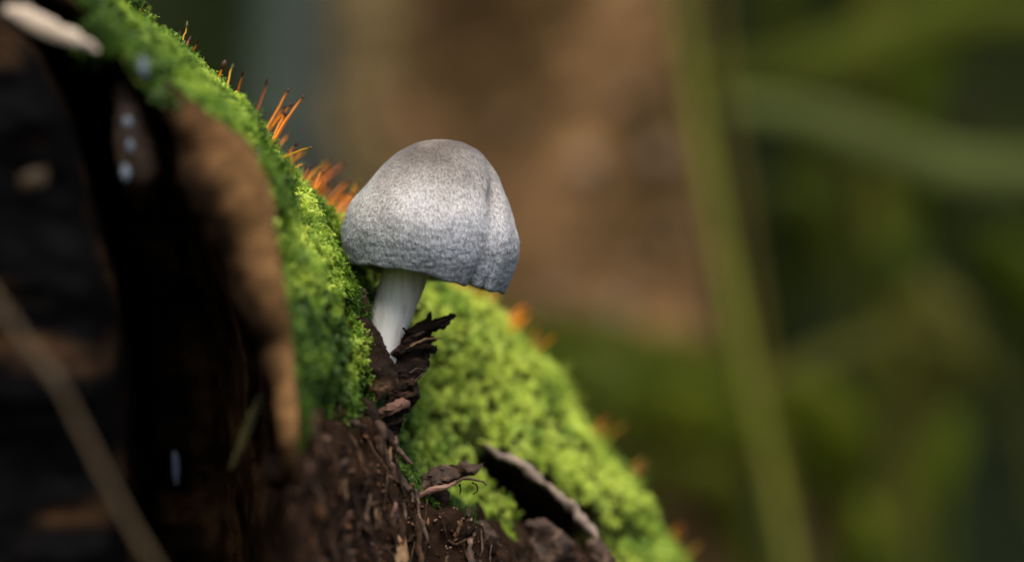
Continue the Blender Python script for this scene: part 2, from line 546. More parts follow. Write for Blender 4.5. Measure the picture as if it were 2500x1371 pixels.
# top and back so that the stump is closed
def stump_back():
    top = np.concatenate([CG[0], FG[0]], 0)
    left = np.concatenate([CG[:, 0]], 0)
    x0 = min(CG[:, 0, 0])
    # a rounded back wall from the far edge round to the left edge
    far = FG[:, -1]
    n = len(far)
    L = resample(CG[:, 0], n, False)
    k = np.linspace(0, 1, 14)[:, None, None]
    mid = (far + L) / 2 + np.array([-7.0, 6.0, 0])
    W = (1 - k) ** 2 * far[None] + 2 * k * (1 - k) * mid[None] + k ** 2 * L[None]
    W[..., 2] = np.minimum(W[..., 2], CG[0, 0, 2])
    W = W + 0.3 * fbm(W, 0.4, 77)[..., None] * np.array([1, 1, 0]) * np.sin(np.pi * k)
    col = np.ones(W.shape) * (0.03, 0.022, 0.015)
    put('back_wall', W.reshape(-1, 3), (grid_faces(*W.shape[:2]), []), M_WOOD, stump, col=col.reshape(-1, 3))
    ring = np.concatenate([CG[0, :], FG[0, :], W[1:-1, 0]], 0)
    cen = ring.mean(0) + [0, 0, 0.4]
    v = np.vstack([ring, cen])
    m = len(ring)
    put('broken_top', v, [[i, (i + 1) % m, m] for i in range(m)], M_WOOD, stump, col=np.ones((m + 1, 3)) * (0.04, 0.03, 0.02))
stump_back()

# tan bark edge along the hollow
def bark_edge():
    c = np.array([(395, 205), (478, 305), (548, 390), (598, 490), (634, 610), (662, 730), (684, 850), (700, 960), (710, 1040), (714, 1098), (722, 1180), (735, 1300)], float)
    h0 = np.array([16, 46, 56, 52, 44, 36, 29, 24, 20, 14, 10, 6], float)
    hw = np.array([18, 66, 94, 92, 78, 58, 42, 32, 24, 16, 12, 6], float)
    c[:, 0] += 0.9 * (h0 - hw)
    d = np.array([39.2, 39.0, 38.9, 38.8, 38.8, 38.8, 38.9, 38.9, 38.9, 39.0, 39.2, 39.5])
    w = resample(np.column_stack([P(c[:, 0], c[:, 1], d), hw * K * 39]), 70)
    v, f = tube(w[:, :3], w[:, 3], 18, squash=0.55, wob=0.16, s=61)
    nz = fbm(v, 1.6, 63, 4)
    v[:, 1] += 0.16 * nz
    v[:, 0] += 0.12 * fbm(v, 1.4, 67, 3) * (v[:, 0] < np.interp(-v[:, 2], -w[:, 2], w[:, 0]))
    # lit right side, shaded hollow side and dim ends put into the bark colour
    _, t = dist_line(v[:, 0], v[:, 2], w[:, [0, 2]])
    cx = np.interp(t, np.linspace(0, 1, 70), w[:, 0])
    side = np.clip(0.32 + (v[:, 0] - cx) / 0.62 + 0.55 * fbm(v, 1.3, 65, 4), 0, 1)
    side = side * np.interp(t, [0, .2, .42, .78, .86, 1], [.05, .25, .85, .9, .3, .1])
    c3 = np.array([0.016, 0.0095, 0.0055]) * (1 - side[:, None]) + np.array([0.36, 0.20, 0.085]) * side[:, None]
    put('bark_edge', v, f, M_WOOD, stump, col=c3)
bark_edge()
def crevice_lip():
    c = np.array([(1180, 1078), (1225, 1108), (1275, 1136), (1330, 1176), (1385, 1226), (1430, 1276), (1462, 1325)], float)
    hw = np.array([3, 7, 9, 10, 11, 12, 6], float)
    w = resample(np.column_stack([P(c[:, 0], c[:, 1], np.linspace(47.6, 47.2, 7)), hw * K * 48]), 44)
    v, f = tube(w[:, :3], w[:, 3], 12, squash=1.3, wob=0.7, s=71)
    v[:, 2] += 0.08 * fbm(v, 3, 73)
    put('crevice_lip', v, f, mat_noise('crevice_bark', [(0.3, (0.12, 0.085, 0.065)), (0.7, (0.30, 0.225, 0.175))], 2.5, 0.8, 8, 0.03), stump)
crevice_lip()
# decayed wood knob inside the hollow
v, f = tube(resample(P(*np.array([(300, 205), (318, 300), (330, 400), (340, 500)]).T, [40.0, 39.7, 39.8, 40.6]), 24), resample(np.array([[.12], [.27], [.3], [.1]]), 24)[:, 0], 12, wob=0.3, s=81)
put('inner_wood', v, f, mat_noise('inner_wood', [(0.3, (0.02, 0.012, 0.008)), (0.7, (0.075, 0.045, 0.03))], 2, 0.6, 6, 0.04), stump)

# ------------------------------------------------------------------ mushroom
PXF = K * 45.0
MB_ = P(948, 880, 45.0)
mush = thing('mushroom', MB_, 'grey domed mushroom with a white stem growing out of splintered bark', 'mushroom')

def cap_material():
    m, nt, N, L, p = new_mat('mushroom_cap')
    at = N.new('ShaderNodeAttribute')
    at.attribute_name = 'Col'
    tc = N.new('ShaderNodeTexCoord')
    fine = tex_noise(nt, 24, 3, 0.7, ((1.1, 1.1, 0.5), (0, 0, 0)))
    fine2 = tex_noise(nt, 60, 2, 0.5)
    blot = tex_noise(nt, 2.4, 4, 0.6)
    vor = N.new('ShaderNodeTexVoronoi')
    vor.inputs['Scale'].default_value = 2600
    vor.feature = 'SMOOTH_F1'
    L.new(tc.outputs['Object'], vor.inputs['Vector'])
    r1 = ramp(nt, fine.outputs['Fac'], [(0.36, (0.52, 0.515, 0.525)), (0.5, (0.9, 0.89, 0.89)), (0.64, (1.25, 1.24, 1.23))])
    r2 = ramp(nt, blot.outputs['Fac'], [(0.3, (0.78, 0.77, 0.77)), (0.7, (1.12, 1.12, 1.12))])
    m1 = N.new('ShaderNodeMix'); m1.data_type = 'RGBA'; m1.blend_type = 'MULTIPLY'; m1.inputs[0].default_value = 1
    L.new(at.outputs['Color'], m1.inputs[6]); L.new(r1.outputs[0], m1.inputs[7])
    m2 = N.new('ShaderNodeMix'); m2.data_type = 'RGBA'; m2.blend_type = 'MULTIPLY'; m2.inputs[0].default_value = 1
    L.new(m1.outputs[2], m2.inputs[6]); L.new(r2.outputs[0], m2.inputs[7])
    L.new(m2.outputs[2], p.inputs['Base Color'])
    p.inputs['Roughness'].default_value = 0.62
    p.inputs['Specular IOR Level'].default_value = 0.35
    p.inputs['Sheen Weight'].default_value = 0.12
    p.inputs['Subsurface Weight'].default_value = 0.0
    b1 = bump(nt, fine.outputs['Fac'], 0.012)
    b2 = bump(nt, vor.outputs['Distance'], 0.012, 0.7, b1)
    b3 = bump(nt, fine2.outputs['Fac'], 0.008, 1.0, b2)
    L.new(b3.outputs[0], p.inputs['Normal'])
    return m

def build_cap():
    X0 = 1050.0
    # (px from the axis, row) right and left outlines, apex -> rim
    right = np.array([(0, 340), (35, 341), (72, 349), (112, 374), (147, 416), (182, 482), (203, 540), (215, 590), (214, 630), (202, 672), (182, 712)], float)
    left = np.array([(0, 340), (36, 344), (85, 368), (125, 406), (162, 452), (198, 497), (213, 540), (216, 580), (211, 612), (206, 630), (203, 638)], float)
    nt_, nth = 130, 300
    Rr, Rl = resample(right, nt_), resample(left, nt_)
    th = np.linspace(-np.pi, np.pi, nth, endpoint=False)
    C, S = np.cos(th)[None], np.sin(th)[None]
    t = np.linspace(0, 1, nt_)[:, None]
    w = (1 + C) / 2
    r = (1 - w) * Rl[:, :1] + w * Rr[:, :1]
    z = (1 - w) * Rl[:, 1:] + w * Rr[:, 1:]
    # front rim rises a little around the stem, back hangs lower on the left
    front = np.exp(-((th + 1.75) / 0.45) ** 2)[None]
    z = z - 9 * front * t ** 4
    back = np.clip(S, 0, 1) * np.clip(-C + 0.3, 0, 1)
    z = z + 16 * back * t ** 6
    # fold: a groove running from the rim upward on the right of the front
    g0 = np.interp(t[:, 0], [0, 0.28, 0.4, 0.55, 0.7, 0.85, 1.0], [-10, -14, -22, -36, -44, -50, -55.5])[:, None] * np.pi / 180
    gd = (th[None] - g0)
    depth = np.interp(t[:, 0], [0, 0.3, 0.42, 0.52, 0.62, 0.78, 0.9, 1], [0, 2, 9, 15, 11, 6, 10, 14])[:, None]
    r = r - depth * np.exp(-(gd / 0.12) ** 2) + 0.45 * depth * np.exp(-((gd - 0.26) / 0.16) ** 2)
    # second small fold nearer the right edge, low down
    g1 = np.interp(t[:, 0], [0.6, 1.0], [-33, -44])[:, None] * np.pi / 180
    r = r - 6 * np.clip((t - 0.68) / 0.32, 0, 1) * np.exp(-((th[None] - g1) / 0.06) ** 2)
    # notches in the rim
    n1 = np.exp(-((th - math.radians(-54.5)) / 0.045) ** 2)[None]
    n2 = np.exp(-((th - math.radians(-43.5)) / 0.04) ** 2)[None]
    lobe = np.exp(-((th - math.radians(-61)) / 0.07) ** 2)[None]
    z = z + t ** 9 * (-13 * n1 - 8 * n2 + 3 * lobe)
    z = z + t ** 8 * (1.8 * np.sin(th * 9 + 1) + 1.2 * np.sin(th * 17))[None]
    x = X0 + 15 * (1 - t) ** 1.5 + r * C
    y = 45.0 + r * S * PXF * 0.97
    V = np.stack([(x - 1250) * K * 45.0, y, CAM_Z - (z - 685.5) * K * 45.0], -1)
    N = normals(V); 
    cen = np.array([(1050 - 1250) * K * 45, 45, CAM_Z - (560 - 685.5) * K * 45])
    N *= np.sign((N * (V - cen)).sum(-1))[..., None]
    N[:2] = (0, 0, 1)
    low = np.clip((t - 0.45) / 0.4, 0, 1)
    V = V + N * ((0.03 * fbm(V, 1.4, 5) + (0.001 + 0.007 * low) * fbm(V * [1, 1, 1.8], 13, 7, 2)) * np.clip(t * 6, 0, 1))[..., None]
    # skin colour: brown-grey disc, pale middle zone; margin's shade and blue skylight painted in
    tt = t + 0.10 * fbm(V, 1.3, 9, 4) + 0.06 * S
    stops = [0.0, 0.12, 0.26, 0.42, 0.58, 0.72, 0.86, 1.0]
    cols = np.array([(0.29, 0.24, 0.19), (0.13, 0.10, 0.078), (0.155, 0.127, 0.105), (0.34, 0.305, 0.275), (0.50, 0.47, 0.445), (0.40, 0.40, 0.415), (0.30, 0.32, 0.35), (0.27, 0.29, 0.315)])
    c = np.stack([np.interp(tt, stops, cols[:, k]) for k in range(3)], -1)
    gm = (np.exp(-(gd / 0.07) ** 2) * np.interp(t[:, 0], [0.25, 0.42, 0.52, 0.62, 0.7], [0, .5, 1, .6, 0])[:, None])[..., None]  # shade in the dent of the fold, painted into the colour
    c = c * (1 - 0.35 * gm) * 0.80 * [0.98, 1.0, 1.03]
    # inrolled margin and underside
    rim = V[-1]
    base = V.shape[0]
    under, cu = [], []
    axis = np.array([(1020 - 1250) * K * 45, 45.0])
    rr = rim[:, :2] - axis
    for fr, dz in ((0.985, -0.022), (0.955, -0.02), (0.92, 0.04), (0.80, 0.20), (0.55, 0.34), (0.2, 0.42)):
        q = rim.copy()
        q[:, :2] = axis + rr * fr
        q[:, 2] = rim[:, 2] * min(1, fr * 1.05) + (1 - min(1, fr * 1.05)) * rim[:, 2].mean() + dz
        under.append(q)
        cu.append(np.ones((len(q), 3)) * (0.30, 0.31, 0.31) if fr > 0.95 else np.ones((len(q), 3)) * (0.45, 0.42, 0.33))
    V2 = np.concatenate([V, np.stack(under)], 0)
    c2 = np.concatenate([c, np.stack(cu)], 0)
    put('cap', V2.reshape(-1, 3), (grid_faces(V2.shape[0], nth, True)[:, ::-1], []), cap_material(), mush, col=c2.reshape(-1, 3))
    # gills: thin radial plates below the cap
    vs, fs = [], []
    ng = 96
    for k in range(ng):
        i = int(k * nth / ng)
        a_ = rim[i]
        dirv = np.array([a_[0] - axis[0], a_[1] - axis[1], 0])
        tn = np.array([-dirv[1], dirv[0], 0]); tn /= np.linalg.norm(tn)
        o_ = a_ + (np.array([axis[0], axis[1], rim[:, 2].mean()]) - a_) * 0.09
        i_ = a_ + (np.array([axis[0], axis[1], rim[:, 2].mean()]) - a_) * 0.72
        ring = [o_ + [0, 0, 0.02], i_ + [0, 0, 0.12], i_ + [0, 0, 0.42], o_ + [0, 0, 0.12]]
        b = len(vs)
        for sgn in (-1, 1):
            vs += [q + tn * 0.012 * sgn for q in ring]
        fs += [[b, b+1, b+2, b+3], [b+7, b+6, b+5, b+4]] + [[b+j, b+4+j, b+4+(j+1) % 4, b+(j+1) % 4] for j in range(4)]
    g = put('gills', vs, fs, mat_noise('gills', [(0.3, (0.4, 0.36, 0.26)), (0.7, (0.55, 0.5, 0.38))], 6, 0.7, 20, 0.005), mush, smooth=False)
    g['kind'] = 'stuff'
build_cap()

def build_stem():
    c = np.array([(906, 935), (927, 880), (938, 835), (950, 790), (968, 730), (986, 680), (1003, 630), (1020, 570)], float)
    hw = np.array([40, 43, 46, 49.5, 53, 55.5, 57, 58], float)
    w = resample(np.column_stack([P(c[:, 0], c[:, 1], 45.0), hw * K * 45]), 90)
    v, f = tube(w[:, :3], w[:, 3], 40, wob=0.03, s=15)
    m, nt, N, L, p = new_mat('mushroom_stem')
    st = ((1, 1, 0.10), (0, math.radians(-17), 0))
    n1 = tex_noise(nt, 12, 4, 0.6, st)
    n2 = tex_noise(nt, 1.2, 3, 0.5)
    r1 = ramp(nt, n1.outputs['Fac'], [(0.3, (0.60, 0.56, 0.50)), (0.5, (0.77, 0.74, 0.69)), (0.7, (0.83, 0.81, 0.78))])
    L.new(r1.outputs[0], p.inputs['Base Color'])
    p.inputs['Roughness'].default_value = 0.4
    p.inputs['Subsurface Weight'].default_value = 0.15
    p.inputs['Subsurface Scale'].default_value = 0.001
    p.inputs['Subsurface Radius'].default_value = (1.0, 0.9, 0.6)
    b = bump(nt, n1.outputs['Fac'], 0.012)
    L.new(b.outputs[0], p.inputs['Normal'])
    put('stem', v, f, m, mush)
build_stem()

# ------------------------------------------------------------------ moss
def sample_grid(G, N, mask, count, wt=None):
    a_ = G[:-1, :-1]; b = G[1:, :-1]; c = G[:-1, 1:]
    ar = np.linalg.norm(np.cross(b - a_, c - a_), axis=-1)
    mk = mask[:-1, :-1] & mask[1:, :-1] & mask[:-1, 1:] & mask[1:, 1:]
    w = ar * mk
    if wt is not None:
        w = w * wt[:-1, :-1]
    w = w.ravel() / w.sum()
    k = RNG.choice(w.size, count, p=w)
    i, j = np.unravel_index(k, ar.shape)
    u, v = RNG.random(count)[:, None], RNG.random(count)[:, None]
    p = (G[i, j]*(1-u)*(1-v) + G[i+1, j]*u*(1-v) + G[i, j+1]*(1-u)*v + G[i+1, j+1]*u*v)
    n = N[i, j]
    return p, n

def moss_mesh(p, n, length, leaf, nl, cols, up=0.45, jit=0.35):
    m = len(p)
    ax = n + np.array([0.05, 0, up]) + RNG.normal(0, jit, (m, 3))
    ax /= np.linalg.norm(ax, axis=1)[:, None]
    ref = np.where(np.abs(ax[:, 2:3]) < 0.9, np.array([[0, 0, 1.0]]), np.array([[1.0, 0, 0]]))
    e1 = np.cross(ax, ref); e1 /= np.linalg.norm(e1, axis=1)[:, None]
    e2 = np.cross(ax, e1)
    j = np.arange(nl)
    h = 0.1 + 0.9 * (j / (nl - 1))
    phi = j[None] * 2.3999 + RNG.uniform(0, 6.28, (m, 1)) + RNG.normal(0, .25, (m, nl))
    o = np.cos(phi)[..., None] * e1[:, None] + np.sin(phi)[..., None] * e2[:, None]
    A = ax[:, None]
    b = p[:, None] + A * (length[:, None] * h[None])[..., None]
    ll = (leaf[:, None] * (1.1 - 0.45 * h[None]) * RNG.uniform(.75, 1.25, (m, nl)))[..., None]
    lift = (0.25 + 0.75 * h)[None, :, None] + RNG.normal(0, .15, (m, nl, 1))
    wv = np.cross(np.broadcast_to(A, o.shape), o) * ll * 0.21
    mid = b + ll * (0.52 * o + 0.42 * lift * A)
    tip = b + ll * (1.0 * o + (0.55 * lift - 0.12) * A)
    cup = A * ll * 0.10
    V = np.stack([b - wv * .5, b + wv * .5, mid + wv + cup, mid - wv + cup, tip], 2).reshape(-1, 3)
    k = np.arange(m * nl)[:, None] * 5
    q = k + np.array([[0, 1, 2, 3]])
    t = k + np.array([[3, 2, 4]])
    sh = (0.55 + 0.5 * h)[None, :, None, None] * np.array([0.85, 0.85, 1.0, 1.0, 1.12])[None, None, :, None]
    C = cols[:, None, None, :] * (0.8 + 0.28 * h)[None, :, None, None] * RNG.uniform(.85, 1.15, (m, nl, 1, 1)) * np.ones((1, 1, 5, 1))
    return V, (q, t), C.reshape(-1, 3)

def moss_cols(p, yellow):
    a_ = np.array([0.17, 0.29, 0.026])
    b = np.array([0.52, 0.60, 0.10])
    c = np.array([0.05, 0.10, 0.014])
    t = np.clip(0.5 + 0.5 * fbm(p, 0.8, 91) + 0.35 * fbm(p, 2.6, 95, 2) + yellow + RNG.normal(0, .2, len(p)), 0, 1)[:, None]
    k = np.where(t > .4, a_ + (b - a_) * (t - .4) / .6, c + (a_ - c) * t / .4)
    return k

def moss_on(name, G, N, mask, count, label, s, yellow=0.0, wt=None, hole=-0.62, lsc=1.0):
    p, n = sample_grid(G, N, mask, count, wt)
    f = fbm(p, 1.5, s, 3) + 0.25 * noise(p, 5, s + 4)
    keep = f > hole
    p, n, f = p[keep], n[keep], f[keep]
    ln = (0.13 + 0.13 * np.clip(f, -.6, 1)) * lsc * RNG.uniform(.75, 1.25, len(p))
    lf = 0.115 * lsc * RNG.uniform(.7, 1.3, len(p))
    strand = RNG.random(len(p)) < 0.14
    ln = np.where(strand, ln * (1.4 if name == 'moss_bank' else 2.0), ln)
    lf = np.where(strand, lf * 0.75, lf)
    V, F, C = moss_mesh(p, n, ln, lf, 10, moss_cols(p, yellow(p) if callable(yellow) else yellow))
    o = put(name, V, F, M_MOSS, col=C)
    tag(o, label, 'moss', kind='stuff')
    return p

PXg, ROWg = FPX, FROW
inview = (ROWg < 1650) & (ROWg > -330) & (PXg > -50)
near = FG[..., 1] < 46.4
wt = np.where(FG[..., 1] > 55, 0.35, 1.0)
BARE = [(655, 585), (700, 585), (725, 640), (715, 700), (690, 690)]
near_m = FMOSS & near & inview
sparse = in_poly(PXg, ROWg, [(700, 820), (860, 780), (900, 1060), (720, 1120)])
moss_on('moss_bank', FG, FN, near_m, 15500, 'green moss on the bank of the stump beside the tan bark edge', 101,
        yellow=lambda p: np.where(project(p)[1] > 730, -0.3, 0.0) - 0.1 * np.clip((42 - p[:, 1]) / 2.5, 0, 1) - 0.33 * np.clip((560 - project(p)[0]) / 200, 0, 1), wt=np.where(sparse, 0.6, 1.0), hole=-0.5)  # less yellow leftward and near the camera paints in the light fall-off
far_m = FMOSS & (~near) & inview
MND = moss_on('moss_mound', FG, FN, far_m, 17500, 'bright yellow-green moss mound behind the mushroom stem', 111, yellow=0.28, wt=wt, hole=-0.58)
moss_on('moss_tuft', CG, CN, CMOSS, 2600, 'blurred moss at the top of the stump above the hollow', 121, yellow=-0.6, lsc=1.15)  # darker moss colour stands in for the light fading at the top

# ------------------------------------------------------------------ moss sporophytes
def sporo(b, t, d, tone, label, bend=0.0, capl=0.11, rad=0.016, group='orange sporophytes standing in the moss'):
    p0, p1 = P(b[0], b[1], d), P(t[0], t[1], d + RNG.uniform(-.25, .25))
    ax = p1 - p0
    L_ = np.linalg.norm(ax)
    p0 = p0 - ax / L_ * 0.16
    side = np.array([ax[2], 0, -ax[0]]) / L_
    bj = RNG.normal(0.02, 0.06)
    path = np.array([p0 + (p1 - p0) * u + side * (bend + bj) * L_ * u * u for u in np.linspace(0, 1, 9)])
    path += RNG.normal(0, 0.006, path.shape) * np.linspace(0, 1, 9)[:, None]
    label = label.replace('orange', {'o': 'orange', 'y': 'yellowish', 'r': 'dark red'}[tone])
    th = thing('moss_sporophyte', p0, label, 'moss stalk', group)
    cols = {'o': ((0.85, 0.36, 0.03), (0.75, 0.25, 0.02)), 'y': ((0.65, 0.42, 0.04), (0.6, 0.33, 0.03)), 'r': ((0.6, 0.2, 0.06), (0.5, 0.14, 0.06))}[tone]
    v, f = tube(path, np.linspace(rad * 1.15, rad * 0.75, 9), 6)
    k = np.repeat(np.linspace(0, 1, 9), 6)
    c = np.array(cols[0]) * (1 - k[:, None]) + np.array(cols[1]) * k[:, None]
    seta = put('seta', v, f, M_SETA, th, col=np.vstack([c, c[:1], c[-1:]]))
    dr = path[-1] - path[-2]
    dr /= np.linalg.norm(dr)
    cp = np.array([path[-1] + dr * capl * u for u in np.linspace(-0.08, 1, 7)])
    cr = np.array([0.8, 1.1, 1.35, 1.35, 1.15, 0.8, 0.3]) * rad * (1.0 if capl < .14 else 1.9)
    v, f = tube(cp, cr, 7)
    cc = np.array((0.07, 0.03, 0.015)) if tone != 'y' else np.array((0.10, 0.09, 0.02))
    put('capsule', v, f, M_SETA, seta, col=np.ones((len(v), 3)) * cc)

Z = lambda l: [((x0 / 2.448 + 400, y0 / 2.448), (x1 / 2.448 + 400, y1 / 2.448), d, t, b) for (x0, y0, x1, y1, d, t, b) in l]
TOPS = [((338, 45), (345, 18), 43.4, 'r', .2), ((441, 122), (450, 66), 44.2, 'y', 0), ((437, 118), (441, 92), 44.4, 'o', 0), ((443, 131), (460, 100), 44.8, 'r', 0), ((460, 152), (480, 106), 44.9, 'o', 0)]
for b, t, d, tone, bd in TOPS:
    sporo(b, t, d, tone, 'short sporophyte on the high moss ridge above the hollow', bd, group='sporophytes on the high moss ridge')
sporo((526, 208), (537, 166), 44.6, 'o', 'sporophyte with a fat black capsule on the moss ridge', 0.05, capl=0.15, rad=0.02, group=None)
for b, t, d, tone, bd in [((553, 215), (568, 168), 44.9, 'y', 0.03), ((581, 222), (589, 185), 45.0, 'o', 0)]:
    sporo(b, t, d, tone, 'thin sporophyte beside the fat black capsule', bd, group='thin sporophytes by the fat capsule')
sporo((631, 262), (652, 206), 45.9, 'r', 'lone dark red sporophyte above the long orange tuft', 0.03, group=None)
T1 = Z([(595, 800, 748, 555, 45.2, 'o', -.02), (600, 815, 738, 630, 45.4, 'o', 0.02), (625, 890, 795, 575, 44.9, 'o', .03), (650, 860, 778, 622, 45.5, 'o', .02), (640, 850, 715, 690, 45.0, 'o', 0),
        (610, 810, 700, 640, 45.9, 'o', .05), (630, 870, 725, 700, 45.5, 'o', -.06)])
for b, t, d, tone, bd in T1:
    sporo(b, t, d, tone, 'long orange sporophyte in the tallest tuft on the moss ridge', bd, group='tallest tuft of orange sporophytes', capl=0.08, rad=0.018)
T2 = Z([(665, 905, 742, 808, 46.8, 'o', 0), (655, 970, 845, 852, 45.1, 'y', .16), (700, 990, 773, 860, 45.7, 'o', .05), (740, 1010, 805, 890, 46.6, 'o', .05), (755, 1025, 815, 972, 45.2, 'y', .1),
        (690, 985, 765, 900, 46.2, 'r', 0), (720, 1005, 830, 885, 47.2, 'y', .2), (735, 1010, 775, 905, 46.0, 'o', 0)])
for b, t, d, tone, bd in T2:
    sporo(b, t, d, tone, 'orange sporophyte in the middle tuft below the tallest tuft', bd, group='middle tuft of orange sporophytes', capl=0.07)
T3 = Z([(800, 1120, 866, 995, 45.3, 'r', .04), (830, 1140, 905, 965, 46.4, 'y', .12), (850, 1150, 938, 1030, 46.0, 'o', 0), (860, 1140, 1040, 940, 46.5, 'r', .03), (875, 1180, 943, 1020, 45.4, 'o', 0),
        (890, 1170, 1005, 1010, 46.0, 'o', .04), (930, 1170, 972, 1108, 46.4, 'r', 0), (845, 1145, 1000, 960, 47.0, 'o', 0.04), (815, 1130, 890, 1010, 46.8, 'o', .08), (870, 1160, 960, 1060, 46.2, 'o', 0),
        (880, 1170, 985, 1040, 46.9, 'r', 0), (905, 1175, 975, 1090, 46.6, 'o', 0)])
T3 += [((b[0] + RNG.uniform(-14, 22), b[1] + RNG.uniform(-4, 8)), (t[0] + RNG.uniform(-14, 26), t[1] + RNG.uniform(-8, 14)), d + RNG.uniform(.4, 1.6), tn, bd + RNG.normal(0, .06)) for b, t, d, tn, bd in T3]
for b, t, d, tone, bd in T3:
    sporo(b, t, d, tone, 'orange sporophyte in the dense tuft uphill of the mushroom cap', bd, group='dense tuft uphill of the cap', capl=0.045, rad=0.013)
T4 = Z([(970, 1230, 1105, 1090, 46.4, 'o', .04), (985, 1240, 1058, 1148, 46.8, 'o', 0), (1030, 1265, 1118, 1158, 47.0, 'o', 0), (1060, 1270, 1145, 1075, 47.5, 'y', 0), (1090, 1280, 1160, 1110, 47.6, 'o', 0),
        (1010, 1260, 1090, 1140, 47.4, 'r', 0), (1045, 1270, 1130, 1170, 46.8, 'r', 0), (1030, 1270, 1075, 1150, 47.2, 'o', 0), (960, 1225, 985, 1165, 46.5, 'r', 0), (1075, 1280, 1150, 1190, 46.9, 'o', 0)])
T4 += [((b[0] + RNG.uniform(-14, 14), b[1] + RNG.uniform(-4, 8)), (t[0] + RNG.uniform(-14, 14), t[1] + RNG.uniform(-12, 12)), d + RNG.uniform(.3, 1.2), tn, bd + RNG.normal(0, .06)) for b, t, d, tn, bd in T4]
for b, t, d, tone, bd in T4:
    sporo(b, t, d, tone, 'orange sporophyte touching the mushroom cap at its uphill edge', bd, group='orange sporophytes against the cap', capl=0.045, rad=0.013)
for k in range(22):
    bx = 1035 + 165 * (k + RNG.uniform(0, .9)) / 22
    by = np.interp(bx, [1030, 1100, 1200], [702, 714, 748])
    sporo((bx, by + 6), (bx + RNG.uniform(8, 36), by - RNG.uniform(22, 44)), RNG.uniform(50, 51.5), 'oyo'[k % 3], 'blurred orange sporophyte on the mound below the hanging cap rim', RNG.uniform(-.05, .1), group='orange sporophytes under the cap rim', capl=0.07, rad=0.017)
for k in range(9):
    b = (1228 + k * 3.2, 785 + k * 4)
    sporo(b, (b[0] + RNG.uniform(25, 62), b[1] - RNG.uniform(35, 62)), RNG.uniform(50.3, 52), 'oyo'[k % 3], 'blurred orange sporophyte leaning off the shoulder of the bright mound', RNG.uniform(-.05, .12), group='orange sporophytes on the mound shoulder', capl=0.07, rad=0.017)
for b, d in [((1290, 858), 52), ((1298, 862), 52.4), ((1302, 870), 51.6), ((1440, 1075), 54), ((1452, 1085), 54.5), ((1465, 1092), 54), ((1510, 1170), 53.6), ((1520, 1180), 53), ((1531, 1187), 54), ((1620, 1330), 54), ((1640, 1345), 54), ((1660, 1365), 54.4)]:
    sporo(b, (b[0] + RNG.uniform(20, 55), b[1] - RNG.uniform(35, 70)), d, 'oyr'[int(b[0]) % 3], 'blurred rusty sporophyte low on the far slope of the mound', 0.05, group='rusty sporophytes on the far slope', capl=0.07, rad=0.017)

# ------------------------------------------------------------------ splintered bark round the stem
def slat_mesh(pts, d, hw, squash=0.5, wob=0.35, n=8, m=16, s=0, tip=0.25):
    pts = np.asarray(pts, float)
    d = np.broadcast_to(np.asarray(d, float), (len(pts),))
    path = resample(P(pts[:, 0], pts[:, 1], d), m)
    r = np.interp(np.linspace(0, 1, m), np.linspace(0, 1, len(hw)), hw) * K * d.mean()
    v, f = tube(path, r, n, squash=squash, wob=wob, s=s)
    v += (0.25 * r.mean() * fbm(v, 6, s + 3))[:, None] * np.array([0.6, 0.6, 1])
    v[-n - 2:-2] += RNG.normal(0, 1, (n, 3)) * r[-1] * 0.5
    return v, f

frag = thing('bark_fragment', P(965, 1030, 44.9), 'dark splintered bark fragment with ragged tips beside the mushroom stem', 'bark')
OUT = [(953, 859), (972, 832), (989, 800), (1005, 798), (1017, 787), (1037, 779), (1043, 768), (1053, 758), (1055, 774), (1053, 782), (1069, 776), (1096, 766), (1114, 768), (1101, 780), (1099, 792), (1082, 805), (1056, 809), (1053, 819), (1078, 825), (1059, 833), (1050, 841), (1066, 848), (1062, 862), (1050, 864), (1048, 890), (1040, 906), (1027, 923), (1017, 928), (1021, 944), (1025, 957), (1017, 979), (1005, 999), (985, 1012), (982, 1034), (968, 1075), (945, 1080), (928, 1021), (940, 973), (969, 934), (960, 893)]
v, f = slab(OUT, 44.75, 0.35, 5.5, gx=0.35, gy=-0.2, curve=0.1, rough=0.12, f=4.5, s=201, jag=0.3)
# broken across the grain: shallow steps from layer to layer
lay = np.sin((v[:, 2] * 0.9 + v[:, 0] * -0.45) * 26 + 2.5 * fbm(v, 2.0, 203))
v[:, 1] -= 0.035 * np.sign(lay) * np.abs(lay) ** 0.4
put('broken_body', v, f, M_DARK, frag, smooth=False)
SPL = [([(985, 838), (1040, 800), (1080, 784), (1110, 769)], [5, 8, 9, 3], M_DARK), ([(1010, 822), (1050, 800), (1075, 795), (1098, 785)], [3, 5, 5, 2], M_CHIP), ([(1008, 812), (1034, 790), (1052, 761)], [4, 6, 2], M_DARK),
       ([(1000, 845), (1034, 829), (1078, 825)], [3, 4, 1.2], M_TAN), ([(975, 862), (1025, 846), (1066, 850)], [4, 6, 4], M_DARK), ([(990, 850), (1030, 842), (1058, 844)], [2, 3, 1.5], M_CHIP),
       ([(1000, 908), (1020, 900), (1040, 903)], [3, 4, 2], M_CHIP), ([(975, 948), (995, 938), (1022, 943)], [3, 4, 2], M_CHIP), ([(985, 962), (1005, 955), (1024, 960)], [4, 5, 2], M_DARK),
       ([(960, 1040), (975, 1020), (984, 1030)], [5, 6, 2], M_DARK), ([(1012, 930), (1028, 915), (1044, 893)], [2, 2.5, 1.2], M_CHIP), ([(985, 800), (995, 812), (1000, 830)], [3, 5, 3], M_DARK)]
for k, (pts, hw, mt) in enumerate(SPL):
    v, f = slat_mesh(pts, np.linspace(44.62, 44.75 + 0.08 * (k % 3), len(pts)), hw, 0.6, 0.55, 9, 22, 210 + k)
    put('splinter', v, f, mt, frag, smooth=False)
